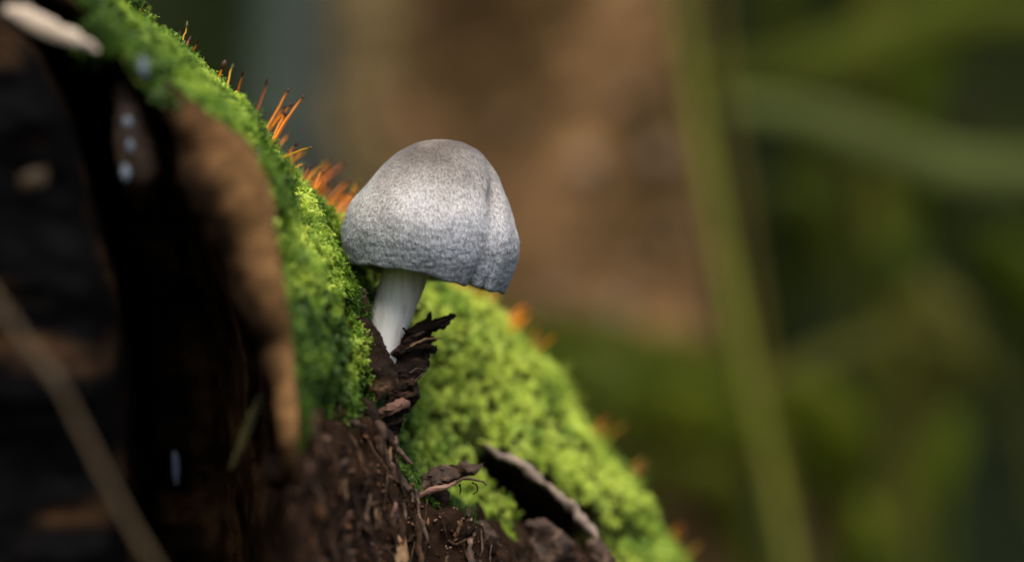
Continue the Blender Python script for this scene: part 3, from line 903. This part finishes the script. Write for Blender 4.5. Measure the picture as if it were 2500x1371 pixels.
FL = [(851, 787), (863, 777), (879, 774), (899, 777), (912, 793), (928, 813), (940, 841), (953, 864), (963, 893), (973, 918), (973, 938), (953, 954), (931, 970), (918, 983), (915, 963), (892, 941), (873, 934), (873, 893), (873, 845), (860, 819), (857, 800)]
fl = thing('bark_flake', P(915, 970, 43.8), 'black curled bark flake with a tan lower tip in front of the stem', 'bark')
v, f = slab(FL, 43.45, 0.12, 6, gx=0.25, gy=0.0, curve=0.15, rough=0.11, f=3.2, s=231, jag=0.3)
m_flake, nt, N_, L_, p_ = new_mat('curled_flake')
tcx = N_.new('ShaderNodeTexCoord'); sep = N_.new('ShaderNodeSeparateXYZ')
L_.new(tcx.outputs['Object'], sep.inputs[0])
mr = N_.new('ShaderNodeMapRange')
mr.inputs[1].default_value = 0.0052; mr.inputs[2].default_value = 0.0015
L_.new(sep.outputs[2], mr.inputs[0])
rp = ramp(nt, mr.outputs[0], [(0.0, (0.014, 0.008, 0.005)), (0.5, (0.02, 0.012, 0.008)), (1.0, (0.24, 0.13, 0.075))])
L_.new(rp.outputs[0], p_.inputs['Base Color'])
p_.inputs['Roughness'].default_value = 0.85
p_.inputs['Specular IOR Level'].default_value = 0.1
b_ = bump(nt, tex_noise(nt, 8, 5, 0.65).outputs['Fac'], 0.07)
L_.new(b_.outputs[0], p_.inputs['Normal'])
put('flake_plate', v, f, m_flake, fl)

def flake(name, outline, d, th, mat, label, group=None, step=8, gx=0.1, gy=0.1, curve=0.1, rough=0.06, f=2.5, s=0, jag=0.2, smooth=False):
    outline = np.asarray(outline, float)
    low = outline[np.argmax(outline[:, 1])]
    v, fc = slab(outline, d, th, step, gx, gy, curve, rough, f, s, jag)
    return tag(put(name, v, fc, mat, base=P(low[0], low[1], d), smooth=smooth), label, 'bark', group)

flake('wood_sliver', [(918, 1003), (945, 985), (975, 972), (986, 966), (1001, 974), (999, 990), (975, 1004), (950, 1015), (923, 1025)], 44.35, 0.22, M_RED, 'red-brown split wood sliver below the dark splintered bark', gx=0.1, gy=-0.15, s=241, step=7, f=5)
flake('bark_crust', [(885, 700), (893, 705), (898, 735), (905, 745), (897, 770), (884, 772), (880, 740)], 44.2, 0.12, M_CHIP, 'small brown bark crust stuck to the moss beside the stem', s=243, step=6)
chip = thing('bark_chip', P(1010, 1230, 44.9), 'crumbly brown bark chip with curled fibres jutting over the moss', 'bark')
CH = [(1026, 1182), (1029, 1158), (1044, 1152), (1053, 1137), (1080, 1133), (1110, 1134), (1137, 1122), (1155, 1131), (1167, 1137), (1188, 1123), (1179, 1139), (1164, 1155), (1128, 1167), (1104, 1179), (1060, 1192), (1020, 1215), (1000, 1235), (985, 1225)]
v, f = slab(CH, 44.8, 0.4, 6, gx=0.2, gy=-0.5, curve=0.0, rough=0.14, f=5.0, s=251, jag=0.3)
put('chip_body', v, f, M_CHIP, chip, smooth=False)
for k, (pts, hw, d, mt) in enumerate([([(985, 1240), (1010, 1216), (1050, 1197), (1085, 1188), (1118, 1176)], [6, 9, 9, 8, 4], 44.5, M_PALE if False else M_RED),
                                  ([(1110, 1180), (1135, 1167), (1160, 1171), (1180, 1176), (1188, 1184)], [3, 4, 4, 3, 2], 44.6, M_STRAW),
                                  ([(1152, 1176), (1164, 1184), (1165, 1198), (1154, 1206)], [2, 2, 1.6, 1], 44.6, M_DARK), ([(1122, 1180), (1124, 1196), (1122, 1206)], [3, 2, 1], 44.7, M_DARK),
                                  ([(1060, 1195), (1085, 1215), (1078, 1242)], [12, 16, 4], 44.9, M_DARK)]):
    v, f = slat_mesh(pts, d, hw, 0.7, 0.4, 8, 20, 260 + k)
    put('fibre', v, f, mt, chip)

LOW = [
    ('tan bark plate below the moss bank, wider of two', [(778, 1092), (812, 1082), (838, 1135), (850, 1200), (846, 1272), (826, 1294), (792, 1268), (772, 1200), (766, 1130)], 41.6, M_TAN),
    ('grey-brown bark plate hanging beside the tan plate', [(700, 1190), (742, 1180), (775, 1240), (782, 1290), (752, 1318), (715, 1295), (695, 1240)], 41.0, M_CHIP),
    ('narrow pale bark strip beside the crumbly chip', [(884, 1112), (896, 1110), (905, 1160), (918, 1205), (914, 1232), (892, 1225), (884, 1200), (896, 1180)], 43.2, M_PALE),
    ('small rusty bark scrap under the pale strip', [(885, 1250), (915, 1240), (918, 1285), (900, 1305), (884, 1290)], 43.0, M_RED),
    ('crumbling brown bark lump under the curled flake', [(890, 1040), (935, 1030), (950, 1065), (945, 1095), (918, 1098), (893, 1085)], 43.7, M_CHIP),
    ('thin grey leaf scrap lying across the bark chip', [(938, 1216), (965, 1206), (995, 1215), (1003, 1226), (975, 1224), (955, 1219)], 44.1, M_GLINT if False else M_PALE),
    ('upright brown bark shard under the bark chip', [(975, 1290), (1000, 1275), (1012, 1320), (1006, 1371), (985, 1380), (970, 1340)], 44.0, M_CHIP),
    ('pointed brown bark shard hanging under the moss edge', [(1072, 1240), (1092, 1250), (1098, 1290), (1090, 1318), (1078, 1290)], 45.0, M_RED),
    ('curled yellow-brown bark curl over a dark gap', [(1052, 1330), (1075, 1310), (1100, 1300), (1103, 1312), (1082, 1325), (1065, 1345), (1056, 1345)], 44.6, M_TAN),
    ('broad brown bark piece by the lower moss edge', [(1130, 1290), (1185, 1265), (1215, 1310), (1225, 1371), (1180, 1400), (1135, 1371)], 45.4, M_CHIP),
    ('brown bark piece in the shade below the crevice', [(1285, 1270), (1330, 1262), (1400, 1320), (1410, 1371), (1330, 1400), (1290, 1340)], 46.6, M_CHIP),
    ('narrow grey-brown bark rib below the crevice', [(1430, 1320), (1462, 1310), (1500, 1360), (1520, 1420), (1470, 1420), (1440, 1370)], 46.8, M_CHIP),
    ('brown bark shard between the tan plate and rusty scrap', [(845, 1300), (880, 1290), (890, 1340), (870, 1390), (840, 1371)], 42.4, M_RED),
    ('dark bark piece at the foot of the tan bark edge', [(640, 1110), (700, 1100), (718, 1160), (690, 1200), (650, 1180)], 40.2, M_DARK),
    ('brown bark block under the hanging grey-brown plate', [(690, 1330), (760, 1325), (800, 1371), (760, 1420), (700, 1410)], 41.2, M_CHIP),
    ('small tan bark crumb caught in the moss bank', [(742, 640), (765, 632), (772, 660), (758, 690), (744, 680)], 42.3, M_CHIP),
]
for k, (lb, o_, d, mt) in enumerate(LOW):
    flake('bark_piece', o_, d, 0.22, mt, lb, step=9, gx=0.15, gy=-0.1 + 0.05 * (k % 4), curve=0.12, rough=0.13, f=2.6, s=300 + k, jag=0.25)

# fine crumbs of bark (uncountable)
def crumbs():
    mask = in_poly(FPX, FROW, [(690, 1040), (890, 1000), (960, 1100), (1080, 1235), (1280, 1330), (1450, 1310), (1560, 1500), (600, 1500), (600, 1150)])
    p, n = sample_grid(FG, FN, mask, 1300)
    nv, nf, vs, cs = 8, None, [], []
    octa = np.array([(1, 0, 0), (-1, 0, 0), (0, 1, 0), (0, -1, 0), (0, 0, 1), (0, 0, -1)], float)
    tri = np.array([(0, 2, 4), (2, 1, 4), (1, 3, 4), (3, 0, 4), (2, 0, 5), (1, 2, 5), (3, 1, 5), (0, 3, 5)])
    m = len(p)
    sz = np.exp(RNG.normal(-3.2, 0.5, m))
    q = RNG.normal(0, 1, (m, 3, 3))
    q, _ = np.linalg.qr(q)
    st = RNG.uniform(.35, 1.6, (m, 1, 3)) * np.array([1, .6, .4])
    loc = octa[None] * st * RNG.uniform(.6, 1.3, (m, 6, 1)) * sz[:, None, None]
    V = p[:, None] + n[:, None] * (sz * 0.5)[:, None, None] + np.einsum('mij,mkj->mki', q, loc)
    F = (np.arange(m)[:, None, None] * 6 + tri[None]).reshape(-1, 3)
    base = np.array([(0.03, 0.018, 0.013), (0.10, 0.06, 0.04), (0.2, 0.13, 0.09), (0.15, 0.075, 0.04)])[RNG.integers(0, 4, m)]
    C = np.repeat(base * RNG.uniform(.6, 1.4, (m, 1)), 6, 0)
    o = put('bark_debris', V.reshape(-1, 3), (np.zeros((0, 4), int), F), M_WOOD, smooth=False, col=C)
    tag(o, 'loose brown bark crumbs at the foot of the moss', 'debris', kind='stuff')
crumbs()

# scales of loosened bark on the bare lower part of the stump
def bark_scales():
    mask = in_poly(FPX, FROW, [(700, 1050), (890, 1015), (960, 1110), (1080, 1240), (1280, 1335), (1440, 1330), (1560, 1470), (640, 1470), (640, 1130)])
    p, n = sample_grid(FG, FN, mask, 90)
    mats = [M_CHIP, M_CHIP, M_CHIP, M_RED, M_DARK, M_DARK, M_DARK, M_TAN]
    for k in range(len(p)):
        nn = n[k] + RNG.normal(0, .28, 3)
        nn /= np.linalg.norm(nn)
        up = np.array([RNG.normal(0, .3), RNG.normal(0, .2), 1.0])
        e2 = up - nn * (up @ nn); e2 /= np.linalg.norm(e2)
        e1 = np.cross(nn, e2)
        L = min(0.32, np.exp(RNG.normal(-1.7, .5))); W = L * RNG.uniform(.2, .6); T = RNG.uniform(.02, .07)
        m = 12
        ring = np.array([(1, -1), (1, -.4), (1, .2), (.95, .8), (.6, 1), (.1, .9), (-.5, 1), (-1, .9), (-1, .3), (-1, -.4), (-.7, -1), (.2, -.9)], float)
        ring = (ring + RNG.normal(0, .16, (m, 2))) * [W, L]
        bend = RNG.uniform(-.6, .9) / L
        def lay(sc, off):
            q = ring * sc
            return p[k] + nn * (0.03 + off + bend * (q[:, :1] ** 2) + RNG.normal(0, .022, (m, 1))) + q[:, :1] * e1 + q[:, 1:] * e2
        A, B, C_, D = lay(.45, T), lay(.92, T * .8), lay(1.0, 0), lay(.5, -T * .4)
        v = np.vstack([A, B, C_, D, A.mean(0), D.mean(0)])
        q = grid_faces(4, m, True)
        i = np.arange(m)
        t = np.vstack([np.stack([i, (i + 1) % m, np.full(m, 4 * m)], -1), np.stack([3 * m + i, np.full(m, 4 * m + 1), 3 * m + (i + 1) % m], -1)])
        put('bark_scale', v, (q, t), mats[RNG.integers(0, 8)], stump, smooth=False)
bark_scales()

M_FIB = mat_noise('fibrous_bark', [(0.32, (0.012, 0.007, 0.004)), (0.55, (0.055, 0.03, 0.017)), (0.78, (0.16, 0.095, 0.055))], 5.0, 0.85, 14, 0.04, stretch=((1.6, 1.6, 0.2), (0, 0, 0)), spec=0.1)
def bark_strips():
    mask = in_poly(FPX, FROW, [(705, 1060), (890, 1020), (955, 1110), (1075, 1245), (1270, 1345), (1440, 1335), (1560, 1480), (640, 1480), (650, 1130)])
    p, n = sample_grid(FG, FN, mask, 230)
    mats = [M_CHIP, M_CHIP, M_FIB, M_FIB, M_DARK, M_DARK]
    for k in range(len(p)):
        dn = np.array([RNG.normal(0.12, .22), RNG.normal(-.1, .15), -1.0])
        dn = dn - n[k] * (dn @ n[k]) * 0.8
        dn /= np.linalg.norm(dn)
        L = RNG.uniform(.25, .95)
        side = np.cross(dn, n[k])
        u = np.linspace(-.5, .5, 16)[:, None]
        path = p[k] + dn * L * u + side * (L * RNG.normal(0, .12) * u * u) + n[k] * (0.03 + RNG.uniform(0, .08) + RNG.normal(0, .10) * (u + .5) ** 3)
        r = np.exp(RNG.normal(-3.55, .5)) * np.interp(u[:, 0], [-.5, -.4, .1, .42, .5], [.45, .9, 1, .6, .15])
        v, f = tube(path, r, 5, squash=RNG.uniform(.3, .6))
        v += (r.max() * 0.9 * fbm(v, 5, 950 + k, 3))[:, None] * n[k] + (r.max() * 0.5 * fbm(v, 9, 990 + k, 2))[:, None] * side
        put('bark_strip', v, f, mats[RNG.integers(0, 6)], stump, smooth=False)
bark_strips()

# ------------------------------------------------------------------ near things, out of focus
sl = tag(put('wood_splinter', *slat_mesh([(12, 22), (70, 48), (140, 82), (195, 100), (240, 122)], [37.6, 37.7, 37.8, 37.9, 38.1], [14, 26, 25, 20, 6], 0.5, 0.2, 12, 26, 401), M_PALE, base=P(240, 122, 38.1)),
         'pale bare wood splinter lying across the top of the black hollow', 'wood splinter')
stalk = thing('dry_stalk', P(1500, 3640, 33.6), 'thin dry brown stalk leaning across the dark side of the stump', 'stalk')
sp = np.array([(-90, 640), (-30, 705), (20, 775), (80, 860), (128, 915), (175, 1000), (215, 1080), (260, 1170), (310, 1265), (378, 1380), (600, 1750), (1500, 3640)], float)
hw = np.array([11, 12, 12.5, 10.5, 11, 10.5, 10, 10, 10, 9.5, 9, 8]) * K * 33
w = resample(np.column_stack([P(sp[:, 0], sp[:, 1], 33.4), hw]), 110)
v, f = tube(w[:, :3], w[:, 3], 10, wob=0.15, s=411)
put('stem', v, f, M_STRAW, stalk)
v, f = tube(P(*np.array([(112, 893), (124, 910), (136, 930)]).T, 33.4), np.array([.05, .085, .05]), 10)
put('node', v, f, M_STRAW, stalk)
v, f = slat_mesh([(6, 800), (2, 770), (14, 750)], 33.3, [3, 12, 8], 0.6, 0.2, 8, 10, 415)
put('bud', v, f, M_STRAW, stalk)
for k, (x, y, rx, ry, d) in enumerate([(350, 163, 12, 24, 38.3), (312, 298, 13, 13, 39.2), (318, 355, 11, 16, 39.3), (306, 420, 15, 20, 39.3), (428, 1140, 9, 40, 40.6)]):  # sky glints on wet wood, painted as small blue-grey lumps
    v, f = tube(P([x - 3, x - 2, x, x + 2, x + 3], y + ry * np.array([-1, -.7, 0, .7, 1]), d), np.array([.15, .75, 1, .75, .15]) * rx * K * d, 10, squash=0.6, wob=0.25, s=420 + k)
    lb = ['pale blue lichen speck where the moss meets the hollow', 'grey-blue lichen speck on wood inside the hollow', 'grey-blue lichen speck on wood inside the hollow', 'grey-blue lichen speck on wood inside the hollow', 'narrow blue-grey lichen streak low inside the hollow'][k]
    tag(put('lichen_speck', v, f, M_GLINT if k < 4 else mat_noise('dark_blue_lichen', [(0.3, (0.012, 0.017, 0.03)), (0.7, (0.03, 0.042, 0.07))], 6, 0.6, 20, 0.01), base=P(x, y, d)), lb, 'lichen', 'lichen specks in the hollow')
tag(put('rusty_chip', *slab([(45, 430), (80, 415), (112, 408), (118, 440), (85, 460), (50, 465)], 36.0, 0.15, 12, s=431, jag=.2), mat_noise('rust_chip', [(0.3, (0.02, 0.011, 0.003)), (0.7, (0.05, 0.028, 0.008))], 3, 0.7), base=P(80, 440, 36)),
    'small rust-brown wood chip on the dark plate of the stump', 'wood chip')
tag(put('moss_strand', *slat_mesh([(560, 1150), (590, 1085), (615, 1020), (640, 960)], 40.2, [4, 12, 17, 6], 0.6, 0.25, 9, 18, 441), mat_noise('olive', [(0.3, (0.02, 0.018, 0.004)), (0.7, (0.06, 0.052, 0.012))], 3, 0.7), base=P(560, 1150, 39.0)),
    'olive green strand hanging beside the tan bark edge', 'moss strand')

# ------------------------------------------------------------------ trees behind
def big_tree():
    t = thing('tree', P(1330, 1900, 118), 'broad brown tree trunk with mossy foot behind the mushroom', 'tree')
    c = np.array([(1170, -9000), (1200, -900), (1212, -300), (1235, 100), (1262, 500), (1288, 850), (1310, 1100), (1330, 1900)], float)
    c[:, 0] += 14
    hw = np.array([340, 420, 437, 448, 460, 478, 500, 580])
    w = P(c[:, 0], c[:, 1], 118.0)
    w[-1, 2] = -1
    ww = resample(np.column_stack([w, hw * K * 112]), 160, False)
    # denser near the view
    zz = np.concatenate([np.linspace(w[0, 2], 40, 50, endpoint=False), np.linspace(40, -1, 200)])
    o = np.argsort(ww[:, 2])
    ww = np.stack([np.interp(zz, ww[o, 2], ww[o, k]) for k in range(4)], -1)
    v, f = tube(ww[:, :3], ww[:, 3], 90)
    n = v - np.vstack([np.repeat(ww[:, :3], 90, 0), ww[:1, :3], ww[-1:, :3]])
    n /= np.linalg.norm(n, axis=1)[:, None] + 1e-9
    q = v * [1, 1, 0.3]
    am = 0.55 * fbm(q, 0.5, 501, 4) + 0.2 * fbm(v, 1.5, 503, 3)
    v = v + n * am[:, None]
    tone = 0.75 * fbm(v * [1, 1, 0.6], 0.34, 511, 3) + 0.5 * fbm(v * [1, 1, 0.8], 0.8, 517, 2)
    t2 = fbm(v, 0.5, 515, 3)
    px, row = project(v)
    a_, b, d_ = np.array([0.055, 0.033, 0.012]), np.array([0.175, 0.10, 0.045]), np.array([0.25, 0.185, 0.08])
    k = np.clip(0.5 + 1.0 * tone, 0, 1)[:, None]
    C = a_ * (1 - k) + b * k
    band = np.interp(px, [950, 1080, 1220, 1350, 1500, 1700], [1.0, 0.75, 0.75, 1.0, 1.2, 1.3])[:, None]
    C = C * band
    olive = np.clip((1010 - px) / 130 + 0.5 * t2, 0, 1)[:, None] * 0.85
    C = C * (1 - olive) + d_ * (0.8 + 0.3 * tone[:, None]) * olive
    m = mat_noise('tree_bark', [(0.3, (0.55, 0.55, 0.55)), (0.7, (1.3, 1.25, 1.2))], 0.8, 0.9, 2, 0.1, attr=True, spec=0.05)
    trunk = put('trunk', v, f, m, t, col=C)
    for k, (x, y, r) in enumerate([(1432, 412, 34), (1602, 385, 38), (1500, 762, 36), (1400, 640, 22), (1360, 730, 26), (1560, 650, 20), (1250, 300, 18), (1540, 240, 22), (1640, 560, 24)]):
        dd = 118.0 - math.sqrt(max(0.1, (7.5) ** 2 - ((x - np.interp(y, c[:, 1], c[:, 0])) * K * 113) ** 2)) - 0.7
        vv, ff = slab([(x + r * math.cos(a2) * RNG.uniform(.8, 1.2), y + r * math.sin(a2) * RNG.uniform(.8, 1.3)) for a2 in np.linspace(0, 6.28, 12)[:-1]], dd, 0.8, 14, gx=0.1, rough=0.1, f=1.5, s=520 + k)
        put('lichen_patch', vv, ff, mat_noise('trunk_lichen', [(0.3, (0.12, 0.08, 0.05)), (0.7, (0.19, 0.135, 0.095))], 1.0, 0.9, spec=0.05), trunk)  # bright spots of light on the trunk, painted as pale patches
    # mossy root running out to the right
    rp_ = resample(np.column_stack([P(*np.array([(1130, 930), (1330, 930), (1520, 965), (1700, 1000), (1860, 1060), (2010, 1180), (2150, 1420), (2250, 2300)]).T, [110, 109, 109, 110, 111, 113, 115, 117]), np.array([1.2, 1.3, 1.35, 1.25, 1.15, 1.0, .9, .8]) * 1.4]), 90)
    v, f = tube(rp_[:, :3], rp_[:, 3], 30, wob=0.3, s=531)
    root = put('root', v, f, mat_noise('mossy_root', [(0.3, (0.025, 0.03, 0.008)), (0.7, (0.05, 0.06, 0.008))], 0.5, 0.9, 2, 0.1, spec=0.04), t)
    idx = RNG.integers(0, len(rp_) - 14, 5200)
    th = RNG.uniform(-0.5, 3.7, 5200)
    nrm = np.stack([0.25 * np.cos(th) * 0, -np.cos(th), np.sin(th)], -1)
    p = rp_[idx, :3] + nrm * rp_[idx, 3:4] * RNG.uniform(.9, 1.2, (5200, 1)) + RNG.normal(0, .12, (5200, 3))
    keep = fbm(p, .6, 541) > -0.35
    p, nrm = p[keep], nrm[keep]
    tt = np.clip(.5 + .6 * fbm(p, .5, 543), 0, 1)[:, None]
    cols = np.array([0.04, 0.06, 0.005]) * (1 - tt) + np.array([0.13, 0.15, 0.008]) * tt
    V, F, C = moss_mesh(p, nrm, RNG.uniform(.35, .7, len(p)), RNG.uniform(.35, .55, len(p)), 8, cols)
    mo = put('root_moss', V, F, M_LEAF, root, col=C)
    mo['kind'] = 'stuff'
big_tree()

def thin_tree(px0, px1, hw, d, label, cols, s):
    b = P(px1, 685, d); b[2] = -2
    t = thing('tree', b, label, 'tree', None)
    w = resample(np.array([b, P(px1, 685, d), P(px0, 0, d), P(px0 + 40, -1500, d), P(px0 + 100, -5000, d)]), 90, False)
    v, f = tube(w, np.linspace(1.1, .8, 90) * hw * K * d, 24, wob=0.12, s=s)
    put('trunk', v, f, mat_noise('thin_bark%d' % s, cols, 0.25, 0.85, 1.0, 0.2, stretch=((1, 1, .3), (0, 0, 0))), t)
    for k in range(4):
        a2 = RNG.uniform(0, 6.28)
        q = w[60 + 6 * k]
        br = np.array([q + np.array([math.cos(a2), math.sin(a2), 0.7]) * u for u in np.linspace(0, 40, 10)])
        v, f = tube(br, np.linspace(.35, .1, 10) * hw * K * d, 8, wob=.1, s=s + k)
        put('branch', v, f, t.children[0].data.materials[0], t)
thin_tree(705, 660, 62, 230, 'slim grey-green tree trunk standing far behind the sporophytes', [(0.3, (0.035, 0.048, 0.035)), (0.7, (0.10, 0.12, 0.085))], 601)
thin_tree(815, 800, 50, 170, 'slim dark trunk half hidden by the broad brown trunk', [(0.3, (0.03, 0.028, 0.024)), (0.7, (0.06, 0.055, 0.045))], 621)

def shade_crown(tree, name, cx, cy, cz, rx, ry, rz, n, s):  # leaves above the frame, added to shade the background
    u = RNG.normal(0, 1, (n, 3)); u /= np.linalg.norm(u, axis=1)[:, None]
    p = np.array([cx, cy, cz]) + u * (RNG.random((n, 1)) ** 0.4) * np.array([rx, ry, rz])
    p = p[fbm(p, 0.018, s, 3) > -0.3]
    m = len(p)
    q, _ = np.linalg.qr(RNG.normal(0, 1, (m, 3, 3)) + np.array([[0, 0, 0], [0, 0, 0], [0, 0, 1.5]]))
    L = RNG.uniform(5, 10, (m, 1))
    ax, sd = q[:, :, 0], q[:, :, 1]
    V = np.stack([p, p + L * (.5 * ax + .32 * sd), p + L * ax, p + L * (.5 * ax - .32 * sd)], 1).reshape(-1, 3)
    k = np.arange(m)[:, None] * 4
    C = np.repeat(np.array([0.05, 0.075, 0.012]) * RNG.uniform(.6, 1.4, (m, 1)), 4, 0)
    put(name, V, (k + np.array([[0, 1, 2, 3]]), np.zeros((0, 3), int)), M_LEAF, tree, col=C)
trees = [o for o in bpy.data.objects if o.name.startswith('tree')]
shade_crown(trees[0], 'crown', -10, 150, 225, 170, 95, 75, 3200, 641)
shade_crown(trees[1], 'crown', -110, 265, 260, 160, 130, 90, 3600, 643)
shade_crown(trees[2], 'crown', 90, 235, 270, 190, 120, 90, 4200, 645)

# ------------------------------------------------------------------ tall grass and undergrowth, far out of focus
def blade(name, pts, d, hw, col, label, cat, group=None, fold=0.25, root=True):
    pts = np.asarray(pts, float)
    d = np.linspace(d[0], d[1], len(pts)) * 1.08 if isinstance(d, tuple) else np.full(len(pts), float(d) * 1.3)
    w = P(pts[:, 0], pts[:, 1], d)
    h = np.asarray(hw, float)
    h = np.interp(np.linspace(0, 1, len(pts)), np.linspace(0, 1, len(h)), h) * K * d
    if root:
        w = np.vstack([w, [w[-1][0] + (w[-1][0] - w[-2][0]) * 0.6, w[-1][1] + 1, -1.5]])
        h = np.r_[h, h[-1] * 0.8]
    q = resample(np.column_stack([w, h]), 40)
    v, f = tube(q[:, :3], np.maximum(q[:, 3], 0.02), 10, squash=fold, wob=0.08, s=int(pts[0, 0]))
    C = np.array(col) * [0.85, 0.85, 0.38] * (1 + 0.25 * fbm(v, 0.4, int(pts[0, 1]) % 97)[:, None])
    o = put(name, v, f, M_LEAF, base=w[-1], col=C)
    return tag(o, label, cat, group)

blade('plant_stalk', [(1632, -260), (1650, -60), (1682, 150), (1722, 400), (1790, 750), (1860, 1050), (1930, 1371), (2000, 1700)], 74, [12, 14, 17, 18, 18, 17, 15, 14], (0.25, 0.26, 0.09), 'tall yellow-green plant stalk in front of the broad trunk edge', 'plant stalk', fold=0.9)
blade('dead_stalk', [(1740, -100), (1760, 150), (1800, 450), (1835, 700), (1880, 1000), (1950, 1400)], 84, [10, 11, 12, 12, 11, 10], (0.17, 0.13, 0.06), 'thin tan stalk close behind the yellow-green stalk', 'plant stalk', fold=0.9)
G1 = 'broad grass blades beyond the trunk'
B = [
    ('long grey-green blade arching away from the stalk', [(1760, 250), (1950, 285), (2150, 350), (2330, 410), (2600, 440), (2900, 620), (3000, 1300)], (108, 118), [16, 40, 52, 50, 46, 40, 30], (0.14, 0.165, 0.10)),
    ('olive blade over the grey-green arching blade', [(1700, 190), (1900, 170), (2100, 120), (2300, 40), (2600, 60), (2800, 600)], (128, 140), [20, 50, 60, 56, 50, 40], (0.085, 0.10, 0.02)),
    ('upright yellowish blade at the top of the frame', [(2165, -300), (2150, -50), (2125, 120), (2120, 300), (2200, 800), (2250, 1500)], (135, 138), [20, 44, 52, 40, 36, 30], (0.13, 0.13, 0.03)),
    ('olive-brown blade leaning away from the stalk foot', [(1820, 980), (1960, 900), (2080, 850), (2220, 825), (2420, 900), (2560, 1300)], (100, 110), [16, 26, 32, 28, 22, 16], (0.085, 0.085, 0.03)),
    ('pale olive leaf hanging in the dark gap', [(2240, 690), (2290, 780), (2300, 880), (2240, 1000), (2180, 1200)], (112, 116), [30, 75, 85, 60, 14], (0.14, 0.135, 0.06)),
    ('bright green leaf low in the undergrowth', [(2320, 930), (2300, 1040), (2290, 1130), (2300, 1230)], (120, 120), [20, 70, 75, 20], (0.09, 0.12, 0.018)),
    ('dark green leaf beside the pale olive leaf', [(2380, 560), (2440, 640), (2520, 720), (2640, 900)], (125, 130), [30, 85, 95, 50], (0.06, 0.085, 0.012)),
    ('small green leaf under the arching blade', [(2130, 600), (2190, 650), (2260, 700)], (130, 132), [20, 60, 30], (0.06, 0.09, 0.015)),
    ('green leaf behind the yellow-green stalk', [(1900, 440), (1950, 520), (1960, 600), (1930, 720)], (125, 128), [30, 80, 75, 30], (0.065, 0.085, 0.022)),
    ('mossy green leaf beside the stalk foot', [(1900, 940), (1980, 1000), (2040, 1080), (2060, 1200)], (95, 97), [30, 85, 90, 40], (0.075, 0.09, 0.01)),
    ('brown dead blade at the stalk foot', [(2070, 1120), (2030, 1200), (1990, 1330), (1950, 1500)], (98, 98), [24, 34, 36, 30], (0.07, 0.05, 0.035)),
    ('green blade crossing low behind the moss mound', [(1560, 1090), (1640, 1150), (1760, 1190), (1800, 1300)], (92, 94), [20, 46, 50, 40], (0.07, 0.08, 0.012)),
    ('grey-green leaf near the moss slope', [(1420, 1010), (1480, 1080), (1530, 1160), (1600, 1300)], (84, 86), [20, 44, 50, 40], (0.05, 0.05, 0.02)),
    ('wide olive blade against the dark bank', [(1880, -200), (1900, 60), (1960, 240), (2030, 500), (2100, 900)], (150, 155), [40, 50, 50, 40, 36], (0.07, 0.08, 0.016)),
    ('bright green blade at the upper edge of the undergrowth', [(2330, -150), (2310, 20), (2260, 160), (2230, 420)], (140, 142), [40, 70, 70, 40], (0.075, 0.105, 0.012)),
]
for lb, pts, d, hw, c in B:
    blade('grass_blade', pts, d, hw, c, lb, 'grass', G1)

def undergrowth():
    m = 8000
    x = RNG.uniform(-190, 230, m); y = RNG.uniform(215, 400, m)
    # nothing grows inside the trunks; leaves thin out with height
    z = np.abs(RNG.normal(0, 1, m)) * 22 + 1 + np.clip(y - 300, 0, None) * 0.4
    n2 = 900                                                        # a looser belt of low plants nearer the trunk
    x[:n2] = RNG.uniform(12, 60, n2); y[:n2] = RNG.uniform(150, 215, n2); z[:n2] = RNG.uniform(0, 38, n2)
    p = np.stack([x, y, z], -1)
    keep = fbm(p, 0.03, 701, 3) > -0.12
    keep[:n2] = fbm(p[:n2], 0.07, 705, 2) > 0.15
    p = p[keep]; m = len(p)
    q, _ = np.linalg.qr(RNG.normal(0, 1, (m, 3, 3)))
    L = np.exp(RNG.normal(1.25, .4, m))[:, None]
    ax, sd, up = q[:, :, 0], q[:, :, 1], q[:, :, 2]
    pr = [(0, 0, 0), (.35, .22, .05), (.35, -.22, .05), (.7, .2, .02), (.7, -.2, .02), (1, 0, -.12)]
    V = np.stack([p + L * (a_ * ax + b * sd + c * up) for a_, b, c in pr], 1).reshape(-1, 3)
    k = np.arange(m)[:, None] * 6
    F = (k + np.array([[1, 2, 4, 3]]), np.vstack([k + np.array([[0, 2, 1]]), k + np.array([[3, 4, 5]])]))
    t = np.clip(.5 + .8 * fbm(p, .025, 711), 0, 1)[:, None]
    c = np.array([0.008, 0.016, 0.002]) * (1 - t) + np.array([0.033, 0.042, 0.003]) * t
    C = np.repeat(c * RNG.uniform(.7, 1.3, (m, 1)), 6, 0)
    tag(put('undergrowth', V, F, M_LEAF, col=C), 'dark green undergrowth leaves filling the forest behind', 'undergrowth', kind='stuff')
undergrowth()

for o in list(bpy.data.objects):
    if '_b' in o:
        del o['_b']
